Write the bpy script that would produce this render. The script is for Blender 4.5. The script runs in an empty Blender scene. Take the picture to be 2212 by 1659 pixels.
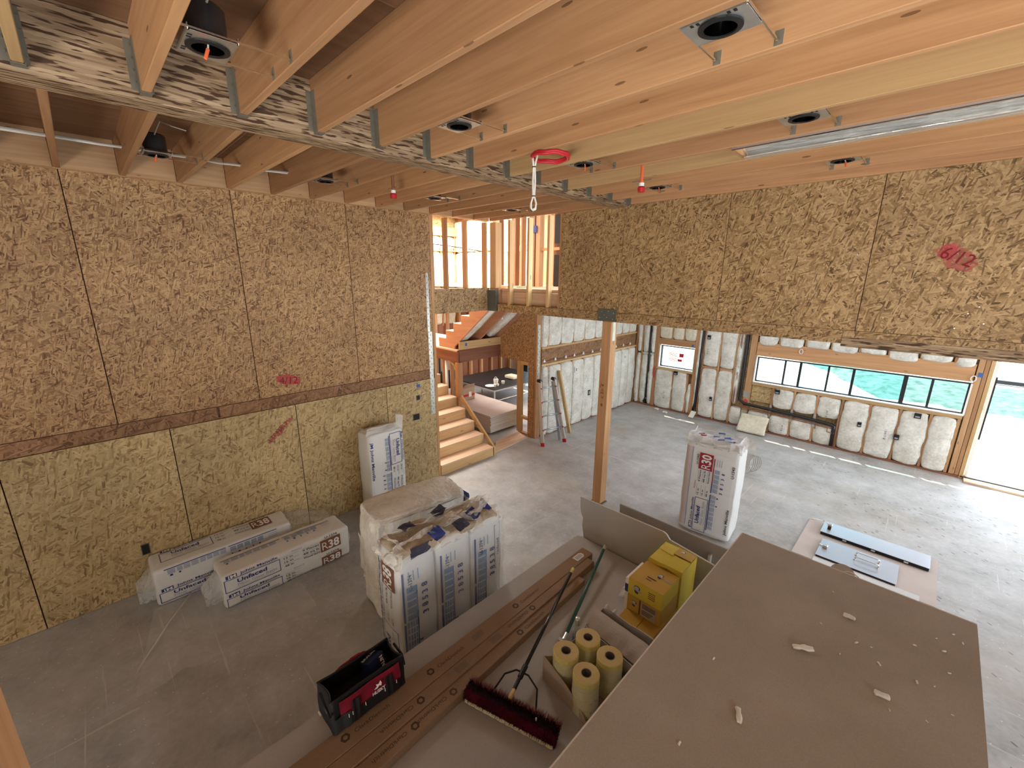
import bpy, bmesh, math, random
from mathutils import Vector, Matrix, noise

SC = bpy.context.scene
COL = SC.collection
R = random.Random(11)
PI = math.pi

# ---------------------------------------------------------------- camera
CAM_Z = 3.26
def cam_matrix(yaw, pitch, roll):
    fw = Vector((-math.sin(yaw) * math.cos(pitch), math.cos(yaw) * math.cos(pitch), math.sin(pitch)))
    r = Vector((math.cos(yaw), math.sin(yaw), 0))
    u = r.cross(fw)
    r2 = r * math.cos(roll) + u * math.sin(roll)
    u2 = u * math.cos(roll) - r * math.sin(roll)
    return Matrix((r2, u2, -fw)).transposed()
cd = bpy.data.cameras.new('camera')
cam = bpy.data.objects.new('camera', cd)
COL.objects.link(cam)
cd.sensor_fit = 'HORIZONTAL'
cd.sensor_width = 36.0
cd.lens = 914.75 / 2212 * 36.0
cd.clip_start = 0.02
cd.clip_end = 300
M = cam_matrix(.785234, -.251844, .0073057).to_4x4()
M.translation = (0, 0, CAM_Z)
cam.matrix_world = M
SC.camera = cam

# ---------------------------------------------------------------- light
W = bpy.data.worlds.new('world')
SC.world = W
W.use_nodes = True
bg = W.node_tree.nodes['Background']
bg.inputs[0].default_value = (.80, .90, 1.0, 1)
bg.inputs[1].default_value = 7.0

def lamp(name, kind, loc, energy, color=(1, 1, 1), size=None, aim=None):
    d = bpy.data.lights.new(name, kind)
    d.energy = energy
    d.color = color
    o = bpy.data.objects.new(name, d)
    COL.objects.link(o)
    o.location = loc
    if kind == 'AREA' and size:
        d.shape = 'RECTANGLE'
        d.size, d.size_y = size
    if aim is not None:
        o.rotation_euler = Vector(aim).to_track_quat('-Z', 'Y').to_euler()
    return o
sun = lamp('sun', 'SUN', (0, 20, 30), 9.0, (1, .95, .86), aim=(.33, -.43, -1.02))
sun.data.angle = math.radians(.6)
# added area lamps standing in for daylight; the walls have no openings there
lamp('daylight_fill_right', 'AREA', (4.4, 2.2, 1.1), 270, (.84, .92, 1.0), (5.4, 1.6), (-1, 0, .75)).data.spread = math.radians(140)  # fill from the right, set before a solid wall
lamp('fill_high_right', 'AREA', (4.4, -.8, 2.75), 150, (.95, .98, 1.0), (3.4, 1.2), (-1, .15, -.12))  # unseen fill lamp added to brighten the lower left
lamp('fill_garage_side', 'AREA', (4.4, 7.9, 1.5), 260, (.80, .90, 1.0), (3.4, 2.0), (-1, -.1, -.45))  # unseen fill added for the garage side, no opening behind it
lamp('fill_garage_top', 'AREA', (-1.2, 7.6, 2.72), 90, (.90, .95, 1.0), (6.5, 3.6), (0, 0, -1))  # no fitting here; lamp added overhead to brighten the garage floor
lamp('daylight_fill_rear', 'AREA', (.9, -3.7, .9), 270, (1, .96, .9), (4.2, 1.4), (-.2, 1, .8)).data.spread = math.radians(120)  # unseen fill from behind, brightens the joists
for nm, loc, size, aim in (('sky_portal_door', (2.2, 10.12, 1.05), (2.8, 2.0), (0, -1, 0)),
                           ('sky_portal_strip_window', (-1.0, 10.12, 1.34), (3.1, .5), (0, -1, 0))):
    lamp(nm, 'AREA', loc, 1, (1, 1, 1), size, aim).data.cycles.is_portal = True
lamp('fill_hall', 'AREA', (-8.0, 5.8, 4.70), 620, (1, .96, .90), (2.4, 2.6), (0, 0, -1))  # lamp added under the closed roof to brighten the hall
lamp('fill_den', 'AREA', (-6.6, 9.3, 1.5), 90, (.95, .95, 1.0), (1.4, 1.6), (0, -1, -.25))  # lamp added to brighten the lower room

SC.view_settings.view_transform = 'Standard'
SC.view_settings.look = 'None'
SC.view_settings.gamma = 1
SC.view_settings.use_curve_mapping = False
SC.view_settings.exposure = 0.0

# ---------------------------------------------------------------- materials
class NT:
    def __init__(s, name, rough=.6, spec=.3, metal=0.0, color=(.5, .5, .5)):
        s.m = bpy.data.materials.new(name)
        s.m.use_nodes = True
        s.t = s.m.node_tree
        s.b = s.t.nodes['Principled BSDF']
        s.b.inputs['Roughness'].default_value = rough
        s.b.inputs['Specular IOR Level'].default_value = spec
        s.b.inputs['Metallic'].default_value = metal
        s.b.inputs['Base Color'].default_value = (*color, 1)
        s._uv = None
    def n(s, typ, **kw):
        nd = s.t.nodes.new(typ)
        for k, v in kw.items():
            setattr(nd, k, v)
        return nd
    def l(s, a, b):
        s.t.links.new(a, b)
    def coord(s, which='UV'):
        if s._uv is None:
            s._uv = s.n('ShaderNodeTexCoord')
        return s._uv.outputs[which]
    def mapping(s, src, scale=(1, 1, 1), rot=(0, 0, 0), loc=(0, 0, 0)):
        m = s.n('ShaderNodeMapping')
        m.inputs['Scale'].default_value = scale
        m.inputs['Rotation'].default_value = rot
        m.inputs['Location'].default_value = loc
        s.l(src, m.inputs['Vector'])
        return m.outputs[0]
    def noise(s, src, scale=5, detail=3, rough=.55, dist=0):
        m = s.n('ShaderNodeTexNoise')
        m.inputs['Scale'].default_value = scale
        m.inputs['Detail'].default_value = detail
        m.inputs['Roughness'].default_value = rough
        m.inputs['Distortion'].default_value = dist
        s.l(src, m.inputs['Vector'])
        return m.outputs['Fac']
    def vor(s, src, scale=1, feature='F1', rnd=1.0, dim='2D'):
        m = s.n('ShaderNodeTexVoronoi', feature=feature, voronoi_dimensions=dim)
        m.inputs['Scale'].default_value = scale
        m.inputs['Randomness'].default_value = rnd
        s.l(src, m.inputs['Vector'])
        return m
    def ramp(s, src, stops, interp='LINEAR'):
        m = s.n('ShaderNodeValToRGB')
        m.color_ramp.interpolation = interp
        e = m.color_ramp.elements
        while len(e) < len(stops):
            e.new(.5)
        for i, (p, c) in enumerate(stops):
            e[i].position = p
            c = (c, c, c) if isinstance(c, (int, float)) else c
            e[i].color = (*c, 1)
        s.l(src, m.inputs[0])
        return m.outputs[0]
    def mix(s, fac, a, b, mode='MIX'):
        m = s.n('ShaderNodeMix', data_type='RGBA', blend_type=mode)
        for sock, v in ((m.inputs[0], fac), (m.inputs[6], a), (m.inputs[7], b)):
            if isinstance(v, (int, float)):
                sock.default_value = v
            elif isinstance(v, tuple):
                sock.default_value = (*v, 1)
            else:
                s.l(v, sock)
        return m.outputs[2]
    def math(s, op, a, b=None):
        m = s.n('ShaderNodeMath', operation=op)
        for i, v in enumerate((a, b)):
            if v is None:
                continue
            if isinstance(v, (int, float)):
                m.inputs[i].default_value = v
            else:
                s.l(v, m.inputs[i])
        return m.outputs[0]
    def bump(s, h, strength=.3, dist=.01):
        m = s.n('ShaderNodeBump')
        m.inputs['Strength'].default_value = strength
        m.inputs['Distance'].default_value = dist
        s.l(h, m.inputs['Height'])
        s.l(m.outputs[0], s.b.inputs['Normal'])
    def base(s, c):
        s.l(c, s.b.inputs['Base Color'])
        return s.m

def flat(name, c, rough=.6, spec=.3, metal=0.0, var=.0):
    t = NT(name, rough, spec, metal, c)
    if var:
        f = t.noise(t.coord('Object'), 9, 3)
        t.base(t.ramp(f, [(.3, tuple(x * (1 - var) for x in c)), (.7, tuple(min(1, x * (1 + var)) for x in c))]))
    return t.m

def osb(name, dark, mid, light, su=11., sv=62., rough=.62):
    t = NT(name, rough, .35)
    uv = t.coord()
    warp = t.n('ShaderNodeTexNoise')
    warp.inputs['Scale'].default_value = 5
    t.l(uv, warp.inputs['Vector'])
    sub = t.n('ShaderNodeVectorMath', operation='MULTIPLY_ADD')
    t.l(warp.outputs['Color'], sub.inputs[0])
    sub.inputs[1].default_value = (.05, .05, 0)
    t.l(uv, sub.inputs[2])
    src = sub.outputs[0]
    col = t.ramp(t.noise(src, 30, 2), [(.3, mid), (.7, light)])
    h = None
    for i, (a, thr) in enumerate(((.15, .3), (2.35, .42), (1.25, .5), (.7, .58), (1.9, .62), (2.9, .68))):
        k = 1.0 + .22 * (i % 3)
        v = t.vor(t.mapping(t.mapping(src, (1, 1, 1), (0, 0, a), (i * 3.7, i * 1.3, 0)), (su * k, sv * k, 1)))
        sep = t.n('ShaderNodeSeparateColor')
        t.l(v.outputs['Color'], sep.inputs[0])
        c = t.ramp(sep.outputs[0], [(.0, dark), (.14, tuple(.4 * x + .6 * y for x, y in zip(dark, mid))), (.3, mid), (1, light)])
        m = t.math('GREATER_THAN', sep.outputs[1], thr)
        col = t.mix(m, col, c)
        h = sep.outputs[2] if h is None else h
    big = t.noise(uv, 1.1, 3)
    col = t.mix(.5, col, t.mix(1.0, col, t.ramp(big, [(.3, .62), (.7, 1.25)]), 'MULTIPLY'))
    t.bump(h, .25, .004)
    return t.base(col)

def lumber(name, cols, knots=.06, rough=.62, grain=34.):
    """cols: list of (dark, light); the object's random number picks one"""
    t = NT(name, rough, .3)
    uv = t.coord()
    g = t.noise(t.mapping(uv, (1.3, grain, 1)), 1, 5, .6, .6)
    g2 = t.noise(t.mapping(uv, (.5, 6, 1)), 1, 3, .5, 1.2)
    fac = t.math('ADD', t.math('MULTIPLY', g, .55), t.math('MULTIPLY', g2, .45))
    info = t.n('ShaderNodeObjectInfo')
    out = None
    n = len(cols)
    for i, (d, l) in enumerate(cols):
        c = t.ramp(fac, [(.3, d), (.68, l)])
        if out is None:
            out = c
        else:
            out = t.mix(t.math('GREATER_THAN', info.outputs['Random'], i / n), out, c)
    v = t.vor(t.mapping(uv, (1.9, 9, 1)), 1)
    sep = t.n('ShaderNodeSeparateColor')
    t.l(v.outputs['Color'], sep.inputs[0])
    kn = t.math('MULTIPLY', t.math('LESS_THAN', v.outputs['Distance'], knots), t.math('GREATER_THAN', sep.outputs[0], .72))
    out = t.mix(t.math('MULTIPLY', kn, .75), out, tuple(x * .35 for x in cols[0][0]))
    tint = t.n('ShaderNodeMapRange')
    tint.inputs['To Min'].default_value = .86
    tint.inputs['To Max'].default_value = 1.14
    fr = t.math('FRACT', t.math('MULTIPLY', info.outputs['Random'], 7.31))
    t.l(fr, tint.inputs[0])
    out = t.mix(1.0, out, tint.outputs[0], 'MULTIPLY')
    t.bump(g, .12, .003)
    return t.base(out)

FIR = ((.33, .165, .075), (.53, .295, .145))
PINE = ((.50, .31, .13), (.70, .49, .25))
BROWN = ((.20, .095, .045), (.34, .17, .085))
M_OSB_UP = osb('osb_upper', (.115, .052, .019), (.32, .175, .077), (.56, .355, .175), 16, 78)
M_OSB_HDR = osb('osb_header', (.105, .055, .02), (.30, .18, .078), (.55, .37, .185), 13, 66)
M_OSB_LOW = osb('osb_lower', (.24, .15, .065), (.47, .335, .155), (.64, .49, .26), 11, 54)
M_JOIST = lumber('joist_fir', [FIR, ((.36, .18, .08), (.55, .31, .15)), FIR, ((.38, .195, .09), (.57, .33, .165)), ((.46, .28, .125), (.62, .41, .2))], .055)
M_STUD = lumber('stud_fir', [FIR, ((.42, .22, .10), (.62, .37, .19))], .05)
M_PINE = lumber('stair_pine', [PINE, ((.46, .27, .11), (.66, .44, .22))], .07)
M_RED = lumber('treated_beam', [((.16, .06, .035), (.30, .13, .075))], .02)
M_RIM = lumber('rim_board', [((.38, .21, .10), (.58, .37, .2))], .03)
M_DECK = lumber('roof_deck', [((.20, .105, .055), (.33, .19, .105))], .03, grain=20)
M_PLY = lumber('plywood_tan', [((.52, .33, .2), (.74, .54, .38))], .02, grain=16)
M_STRG = lumber('stringer', [((.40, .20, .115), (.54, .29, .18))], .03, grain=10)
M_LVL = osb('lvl_band', (.12, .055, .024), (.24, .12, .055), (.38, .21, .11), 5, 60)

def psl():
    t = NT('strand_beam', .65, .3)
    uv = t.coord()
    v = t.vor(t.mapping(uv, (5, 75, 1), (0, 0, .05)))
    sep = t.n('ShaderNodeSeparateColor')
    t.l(v.outputs['Color'], sep.inputs[0])
    g = t.noise(t.mapping(uv, (2.5, 55, 1)), 1, 4)
    c = t.ramp(g, [(.3, (.21, .13, .07)), (.65, (.42, .30, .185))])
    c2 = t.mix(t.math('GREATER_THAN', sep.outputs[0], .5), c, t.ramp(sep.outputs[1], [(0, (.19, .115, .06)), (1, (.48, .35, .215))]))
    fis = t.noise(t.mapping(uv, (7, 60, 1), (0, 0, .12), (3, 5, 0)), 1, 2)
    c3 = t.mix(t.ramp(fis, [(.53, 0.), (.58, 1.)]), c2, (.07, .035, .018))
    t.bump(g, .3, .006)
    return t.base(c3)
M_PSL = psl()

def concrete():
    t = NT('concrete_slab', .55, .35)
    o = t.coord('Object')
    a = t.noise(o, .55, 4, .6)
    b = t.noise(o, 3.2, 6, .62)
    c = t.noise(t.mapping(o, (1, 1, 1), (0, 0, .6)), 22, 4, .6)
    f = t.math('ADD', t.math('MULTIPLY', a, .45), t.math('ADD', t.math('MULTIPLY', b, .38), t.math('MULTIPLY', c, .17)))
    col = t.ramp(f, [(.36, (.285, .275, .262)), (.47, (.40, .395, .385)), (.56, (.485, .48, .475)), (.66, (.61, .605, .60))])
    # dusty rust-brown areas and pale chalk scuffs
    col = t.mix(t.ramp(t.noise(t.mapping(o, (1, 1, 1), (0, 0, 0), (5, 2, 0)), .8, 4), [(.5, 0.), (.72, .42)]), col, (.40, .32, .22))
    sc = t.noise(t.mapping(o, (.9, 26, 1), (0, 0, .72)), 1, 3, .5, .4)
    col = t.mix(t.ramp(sc, [(.66, 0.), (.71, .45)]), col, (.72, .71, .68))
    sc = t.noise(t.mapping(o, (30, .8, 1), (0, 0, .33), (9, 1, 0)), 1, 3, .5, .4)
    col = t.mix(t.ramp(sc, [(.68, 0.), (.72, .4)]), col, (.72, .71, .68))
    v = t.vor(t.mapping(t.mapping(o, (1, 1, 1), (0, 0, .7)), (6, 16, 1)), 1)
    sep = t.n('ShaderNodeSeparateColor')
    t.l(v.outputs['Color'], sep.inputs[0])
    spots = t.math('MULTIPLY', t.math('LESS_THAN', v.outputs['Distance'], .13), t.math('GREATER_THAN', sep.outputs[0], .72))
    sx = t.n('ShaderNodeSeparateXYZ')
    t.l(o, sx.inputs[0])
    east = t.math('GREATER_THAN', t.math('ADD', sx.outputs[0], t.math('MULTIPLY', sx.outputs[1], .22)), .75)
    zone = t.math('MULTIPLY', east, t.ramp(t.noise(t.mapping(o, (1, 1, 1), (0, 0, 0), (1.5, 7, 0)), .8, 2), [(.40, 0.), (.5, 1.)]))
    col = t.mix(t.math('MULTIPLY', t.math('MULTIPLY', spots, zone), .75), col, (.11, .10, .095))
    v2 = t.vor(t.mapping(o, (14, 14, 1), (0, 0, .2)), 1)
    sep2 = t.n('ShaderNodeSeparateColor')
    t.l(v2.outputs['Color'], sep2.inputs[0])
    w = t.math('MULTIPLY', t.math('LESS_THAN', v2.outputs['Distance'], .07), t.math('GREATER_THAN', sep2.outputs[0], .8))
    col = t.mix(t.math('MULTIPLY', w, .8), col, (.72, .70, .66))
    t.bump(c, .12, .004)
    return t.base(col)
M_CONC = concrete()

def fluffy(name, c0, c1, bumpy=.5, sc=26):
    t = NT(name, .95, .08)
    o = t.coord('Object')
    a = t.noise(o, sc, 5, .65)
    b = t.noise(o, 5, 3)
    col = t.ramp(t.math('ADD', t.math('MULTIPLY', a, .5), t.math('MULTIPLY', b, .5)), [(.34, c0), (.62, c1)])
    t.bump(a, bumpy, .02)
    return t.base(col)
M_BATT = fluffy('fibreglass', (.55, .53, .45), (.86, .85, .79))
M_BATTY = fluffy('fibreglass_cream', (.62, .57, .42), (.84, .80, .66))
M_TUFT = fluffy('tuft', (.7, .66, .56), (.9, .87, .8))

def film(name, c, alpha, rough=.22):
    t = NT(name, rough, .5, 0, c)
    t.bump(t.noise(t.coord('Object'), 14, 3, .5, .8), .5, .02)
    t.b.inputs['Alpha'].default_value = alpha
    return t.m
M_FILM = film('clear_film', (.80, .80, .78), .30)
M_FILM2 = film('milky_film', (.80, .83, .86), .32)
M_FILM3 = film('torn_film', (.82, .79, .74), .62)

def bagplastic(name, c):
    t = NT(name, .33, .45, 0, c)
    o = t.coord('Object')
    t.bump(t.noise(t.mapping(o, (3, 9, 9)), 1.6, 4, .6, .7), .35, .02)
    return t.m
M_BAG = bagplastic('bag_white', (.77, .775, .76))
M_BAGPK = bagplastic('bag_pinkish', (.62, .53, .51))

def board(name, c0, c1, rough=.75):
    t = NT(name, rough, .2)
    o = t.coord('Object')
    f = t.math('ADD', t.math('MULTIPLY', t.noise(o, 2.2, 4), .6), t.math('MULTIPLY', t.noise(o, 140, 2), .4))
    return t.base(t.ramp(f, [(.36, c0), (.64, c1)]))
M_GYP = board('drywall_face', (.43, .415, .40), (.53, .515, .50))
M_GYPBROWN = board('drywall_back_brown', (.35, .30, .245), (.43, .375, .315))
M_GYPEDGE = flat('drywall_edge', (.62, .57, .50), .8)
M_GYPWHITE = board('drywall_white', (.60, .60, .60), (.72, .72, .72))
M_GYPPINK = board('drywall_pink', (.52, .445, .405), (.61, .53, .49))
M_CARD = board('cardboard', (.27, .175, .11), (.345, .235, .155))
M_CARD2 = board('cardboard_light', (.40, .30, .22), (.47, .36, .27))
M_CARDGREY = board('cardboard_grey', (.42, .38, .34), (.52, .48, .44))
M_YEL = board('carton_yellow', (.62, .47, .045), (.70, .55, .075), .5)
M_AMB = board('carton_amber', (.50, .30, .05), (.58, .36, .075), .5)
M_TAPE = board('tape_yellow', (.70, .60, .18), (.80, .70, .28), .5)
M_TAPETOP = board('tape_edge', (.55, .42, .17), (.68, .54, .26), .6)
M_CORE = flat('paper_core', (.20, .17, .15), .8)
M_BLACK = flat('black', (.012, .012, .013), .45)
M_BLACKG = flat('black_gloss', (.015, .015, .017), .2, .5)
M_NAVY = flat('navy_ink', (.035, .055, .22), .45)
M_BLUE = flat('blue_ink', (.06, .13, .42), .45)
M_PALEBL = flat('pale_blue_ink', (.33, .40, .53), .5)
M_MIDBL = flat('mid_blue_ink', (.20, .31, .52), .5)
M_GREYINK = flat('grey_ink', (.36, .36, .40), .5)
M_PURPLE = flat('purple_ink', (.34, .31, .50), .5)
M_INKBRN = flat('brown_ink', (.24, .105, .06), .5)
M_INKRED = flat('red_ink', (.36, .025, .05), .5)
M_INKDK = flat('dark_ink', (.05, .05, .08), .5)
M_WHITE = flat('white_ink', (.85, .85, .83), .5)
M_TAPEBLUE = flat('painter_tape', (.05, .14, .42), .6)
M_CARDINK = flat('carton_ink', (.10, .062, .04), .7)
def spray(name, c, lo, top):
    t = NT(name, .8, .2, 0, c)
    a = t.noise(t.coord('Object'), 28, 4, .6)
    t.l(t.ramp(a, [(lo, 0.), (lo + .22, top)]), t.b.inputs['Alpha'])
    return t.m
M_SPRAY = spray('spray_pink', (.62, .10, .11), .30, .75)
M_SPRAY2 = spray('spray_pink_soft', (.60, .15, .13), .34, .62)
M_MARK = flat('marker_red', (.22, .012, .02), .7)
M_GALV = flat('galvanised', (.62, .63, .60), .36, .5, .9, .12)
M_GALVD = flat('galvanised_dull', (.17, .155, .12), .6, .3, .1, .15)
M_CAPGREEN = flat('painted_steel', (.115, .125, .105), .6, .4, .2, .1)
M_CHROME = flat('chrome', (.85, .85, .83), .12, .5, 1.0)
M_DARKCHROME = flat('dark_chrome', (.10, .10, .10), .16, .5, 1.0)
M_ALU = flat('aluminium', (.50, .54, .62), .32, .5, .8)
M_RAIL = flat('ladder_rail', (.62, .60, .55), .4, .5, .6)
M_REDPL = flat('red_plastic', (.50, .02, .03), .35, .4)
M_ORANGE = flat('orange_plug', (.85, .16, .06), .4)
M_WIRE = flat('wire_white', (.78, .76, .70), .5)
M_WIREGREY = flat('wire_grey', (.36, .33, .29), .5)
M_COPPER = flat('copper', (.30, .13, .07), .45, .5, .4)
M_GREENP = flat('green_pole', (.03, .13, .11), .35, .5)
M_CLOTHRED = flat('bag_red_cloth', (.20, .010, .026), .8, .2, 0, .3)
M_CLOTHBLK = flat('bag_black_cloth', (.010, .010, .012), .6, .35)
M_CLOTHGRN = flat('bag_grey_cloth', (.028, .034, .036), .6, .35)
M_MAROON = flat('bristle_maroon', (.16, .014, .042), .8, .2, 0, .5)
M_DKBRI = flat('bristle_dark', (.030, .012, .017), .9, .1)
M_PINKBRI = flat('bristle_pink', (.30, .13, .14), .9, .1)
M_CREAM = flat('bristle_tips', (.72, .65, .42), .8, .1)
M_TABLE = flat('black_top', (.018, .017, .018), .45, .4)
M_FRAMEBLK = flat('window_frame_black', (.02, .022, .025), .4)
M_VINYL = flat('white_trim', (.85, .83, .78), .5)

def glass(name, tint):
    t = NT(name)
    tr = t.n('ShaderNodeBsdfTransparent')
    tr.inputs[0].default_value = (*tint, 1)
    gl = t.n('ShaderNodeBsdfGlossy')
    gl.inputs['Roughness'].default_value = .03
    mx = t.n('ShaderNodeMixShader')
    mx.inputs[0].default_value = .07
    t.l(tr.outputs[0], mx.inputs[1])
    t.l(gl.outputs[0], mx.inputs[2])
    t.l(mx.outputs[0], t.t.nodes['Material Output'].inputs[0])
    return t.m
M_GLASS = glass('window_glass', (.93, .96, .95))
M_GLASSC = glass('window_glass_tinted', (.78, .95, .96))

def foil():
    t = NT('foil', .2, .5, .78, (.92, .92, .90))
    o = t.coord('Object')
    t.bump(t.noise(t.mapping(o, (1.2, 22, 22)), 1.4, 4, .6, 1.0), .55, .03)
    return t.m
M_FOIL = foil()

# ---------------------------------------------------------------- mesh builder
WL = {}
class MB:
    def __init__(s):
        s.v, s.f = [], []
    def add(s, vs, fs):
        k = len(s.v)
        s.v += [Vector(v) for v in vs]
        s.f += [tuple(i + k for i in f) for f in fs]
        return s
    def box(s, x0, x1, y0, y1, z0, z1, m=None):
        vs = [Vector((x, y, z)) for z in (z0, z1) for y in (y0, y1) for x in (x0, x1)]
        if m is not None:
            vs = [m @ v for v in vs]
        return s.add(vs, [(0, 2, 3, 1), (4, 5, 7, 6), (0, 1, 5, 4), (2, 6, 7, 3), (0, 4, 6, 2), (1, 3, 7, 5)])
    def bar(s, p0, p1, w, h, up=(0, 0, 1)):
        """rectangular bar from p0 to p1, w across, h along up"""
        p0, p1 = Vector(p0), Vector(p1)
        d = (p1 - p0).normalized()
        a = d.cross(Vector(up)).normalized() * (w / 2)
        b = a.cross(d).normalized() * (h / 2)
        vs = [p + i * a + j * b for p in (p0, p1) for j in (-1, 1) for i in (-1, 1)]
        return s.add(vs, [(0, 2, 3, 1), (4, 5, 7, 6), (0, 1, 5, 4), (2, 6, 7, 3), (0, 4, 6, 2), (1, 3, 7, 5)])
    def tube(s, pts, r, n=8, closed=False):
        pts = [Vector(p) for p in pts]
        m = len(pts)
        rs = r if isinstance(r, (list, tuple)) else [r] * m
        rings = []
        ref = None
        for i, p in enumerate(pts):
            a = pts[i - 1] if (i > 0 or closed) else p
            b = pts[(i + 1) % m] if (i < m - 1 or closed) else p
            d = (b - a).normalized()
            if ref is None:
                ref = Vector((0, 0, 1)) if abs(d.z) < .9 else Vector((1, 0, 0))
            e = (ref - d * ref.dot(d)).normalized()
            ref = e
            g = d.cross(e)
            rings.append([p + rs[i] * (math.cos(2 * PI * k / n) * e + math.sin(2 * PI * k / n) * g) for k in range(n)])
        vs = [v for q in rings for v in q]
        fs = []
        for i in range(m if closed else m - 1):
            j = (i + 1) % m
            for k in range(n):
                l = (k + 1) % n
                fs.append((i * n + k, i * n + l, j * n + l, j * n + k))
        if not closed:
            fs.append(tuple(range(n))[::-1])
            fs.append(tuple((m - 1) * n + k for k in range(n)))
        return s.add(vs, fs)
    def cyl(s, p0, p1, r0, r1=None, n=20):
        return s.tube([p0, p1], [r0, r0 if r1 is None else r1], n)
    def lathe(s, prof, n=24, m=None, loop=False):
        """prof: list of (radius, z); turned round local z"""
        vs = []
        for r, z in prof:
            for k in range(n):
                v = Vector((r * math.cos(2 * PI * k / n), r * math.sin(2 * PI * k / n), z))
                vs.append(m @ v if m is not None else v)
        fs = []
        q = len(prof)
        for i in range(q if loop else q - 1):
            j = (i + 1) % q
            for k in range(n):
                l = (k + 1) % n
                fs.append((i * n + k, i * n + l, j * n + l, j * n + k))
        return s.add(vs, fs)
    def prism(s, poly, p, u, v, w):
        """polygon in the plane p + a*u + b*v, pushed along w"""
        p, u, v, w = Vector(p), Vector(u), Vector(v), Vector(w)
        n = len(poly)
        lo = [p + a * u + b * v for a, b in poly]
        vs = lo + [q + w for q in lo]
        fs = [tuple(range(n))[::-1], tuple(range(n, 2 * n))]
        fs += [(i, (i + 1) % n, n + (i + 1) % n, n + i) for i in range(n)]
        return s.add(vs, fs)
    def grid(s, fn, nu, nv, thick=0.0):
        vs = [Vector(fn(i / nu, j / nv)) for j in range(nv + 1) for i in range(nu + 1)]
        fs = [(j * (nu + 1) + i, j * (nu + 1) + i + 1, (j + 1) * (nu + 1) + i + 1, (j + 1) * (nu + 1) + i)
              for j in range(nv) for i in range(nu)]
        return s.add(vs, fs)
    def build(s, name, mat, parent=None, bevel=0, smooth=False, grain=None, weld=False, seg=1, clean=True, local=False):
        off = WL.get(parent.name, Vector()) if (parent is not None and not local) else Vector()
        bm = bmesh.new()
        vv = [bm.verts.new(v - off) for v in s.v]
        for f in s.f:
            try:
                bm.faces.new([vv[i] for i in f])
            except ValueError:
                pass
        if weld:
            bmesh.ops.remove_doubles(bm, verts=bm.verts, dist=1e-5)
        if clean:
            bmesh.ops.recalc_face_normals(bm, faces=bm.faces)
        if bevel:
            bmesh.ops.bevel(bm, geom=list(bm.edges), offset=bevel, segments=seg, profile=.5, affect='EDGES', clamp_overlap=True)
        if bm.verts:
            xs = [[v.co[k] for v in bm.verts] for k in range(3)]
            ext = [max(x) - min(x) for x in xs]
            g = grain if grain is not None else ext.index(max(ext))
        else:
            g = 0
        uvl = bm.loops.layers.uv.new('UVMap')
        ou, ov = R.random() * 20, R.random() * 20
        bm.normal_update()
        for f in bm.faces:
            n = [abs(c) for c in f.normal]
            k = n.index(max(n))
            ax = [a for a in range(3) if a != k]
            if g in ax and ax[0] != g:
                ax = ax[::-1]
            for lp in f.loops:
                lp[uvl].uv = (lp.vert.co[ax[0]] + ou, lp.vert.co[ax[1]] + ov + k * 1.7)
            f.smooth = smooth
        me = bpy.data.meshes.new(name)
        bm.to_mesh(me)
        bm.free()
        if mat is not None:
            me.materials.append(mat)
        o = bpy.data.objects.new(name, me)
        COL.objects.link(o)
        if parent is not None:
            o.parent = parent
            WL[o.name] = WL.get(parent.name, Vector())
        else:
            WL[o.name] = Vector()
        return o

def B(x0, x1, y0, y1, z0, z1):
    return MB().box(x0, x1, y0, y1, z0, z1)

def tag(o, label, cat, group=None):
    o['label'] = label
    o['category'] = cat
    if group:
        o['group'] = group
    return o

def thing(name, label, cat, loc=(0, 0, 0), rot=None, group=None):
    o = bpy.data.objects.new(name, None)
    COL.objects.link(o)
    o.location = loc
    if rot is not None:
        o.rotation_euler = rot if not isinstance(rot, (int, float)) else (0, 0, rot)
    o.empty_display_size = .1
    WL[o.name] = Vector(loc)
    return tag(o, label, cat, group)

def struct(name, loc=(0, 0, 0)):
    o = bpy.data.objects.new(name, None)
    COL.objects.link(o)
    o.location = loc
    WL[o.name] = Vector(loc)
    o['kind'] = 'structure'
    return o

def copy_tree(o, parent=None):
    c = o.copy()
    COL.objects.link(c)
    if parent is not None:
        c.parent = parent
    WL[c.name] = WL.get(o.name, Vector())
    for ch in list(o.children):
        copy_tree(ch, c)
    return c

# lettering: one curve per string, turned into a plain mesh
TXT = {}
def text_pts(s, size=1.0, bold=0.0, shear=0.0):
    key = (s, bold, shear)
    if key not in TXT:
        c = bpy.data.curves.new('lettering', 'FONT')
        c.body = s
        c.size = 1.0
        c.resolution_u = 2
        c.offset = bold
        c.shear = shear
        o = bpy.data.objects.new('lettering', c)
        COL.objects.link(o)
        dg = bpy.context.evaluated_depsgraph_get()
        me = o.evaluated_get(dg).to_mesh()
        vs = [v.co.copy() for v in me.vertices]
        fs = [tuple(p.vertices) for p in me.polygons]
        o.evaluated_get(dg).to_mesh_clear()
        bpy.data.objects.remove(o)
        bpy.data.curves.remove(c)
        TXT[key] = (vs, fs)
    return TXT[key]

def letters(s, p, u, v, h, mat, parent, off=.003, width=None, bold=0.0, name='lettering', local=False):
    """flat lettering with its lower left corner at p, reading along u, upright along v; h = cap height"""
    vs, fs = text_pts(s, 1.0, bold)
    p, u, v = Vector(p), Vector(u).normalized(), Vector(v).normalized()
    n = u.cross(v) * off
    x0 = min(q.x for q in vs)
    x1 = max(q.x for q in vs)
    k = h / .72
    kx = (width / (x1 - x0)) if width else k
    m = MB()
    m.add([p + n + u * ((q.x - x0) * kx) + v * (q.y * k) for q in vs], fs)
    return m.build(name, mat, parent, clean=False, local=local)

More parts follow.
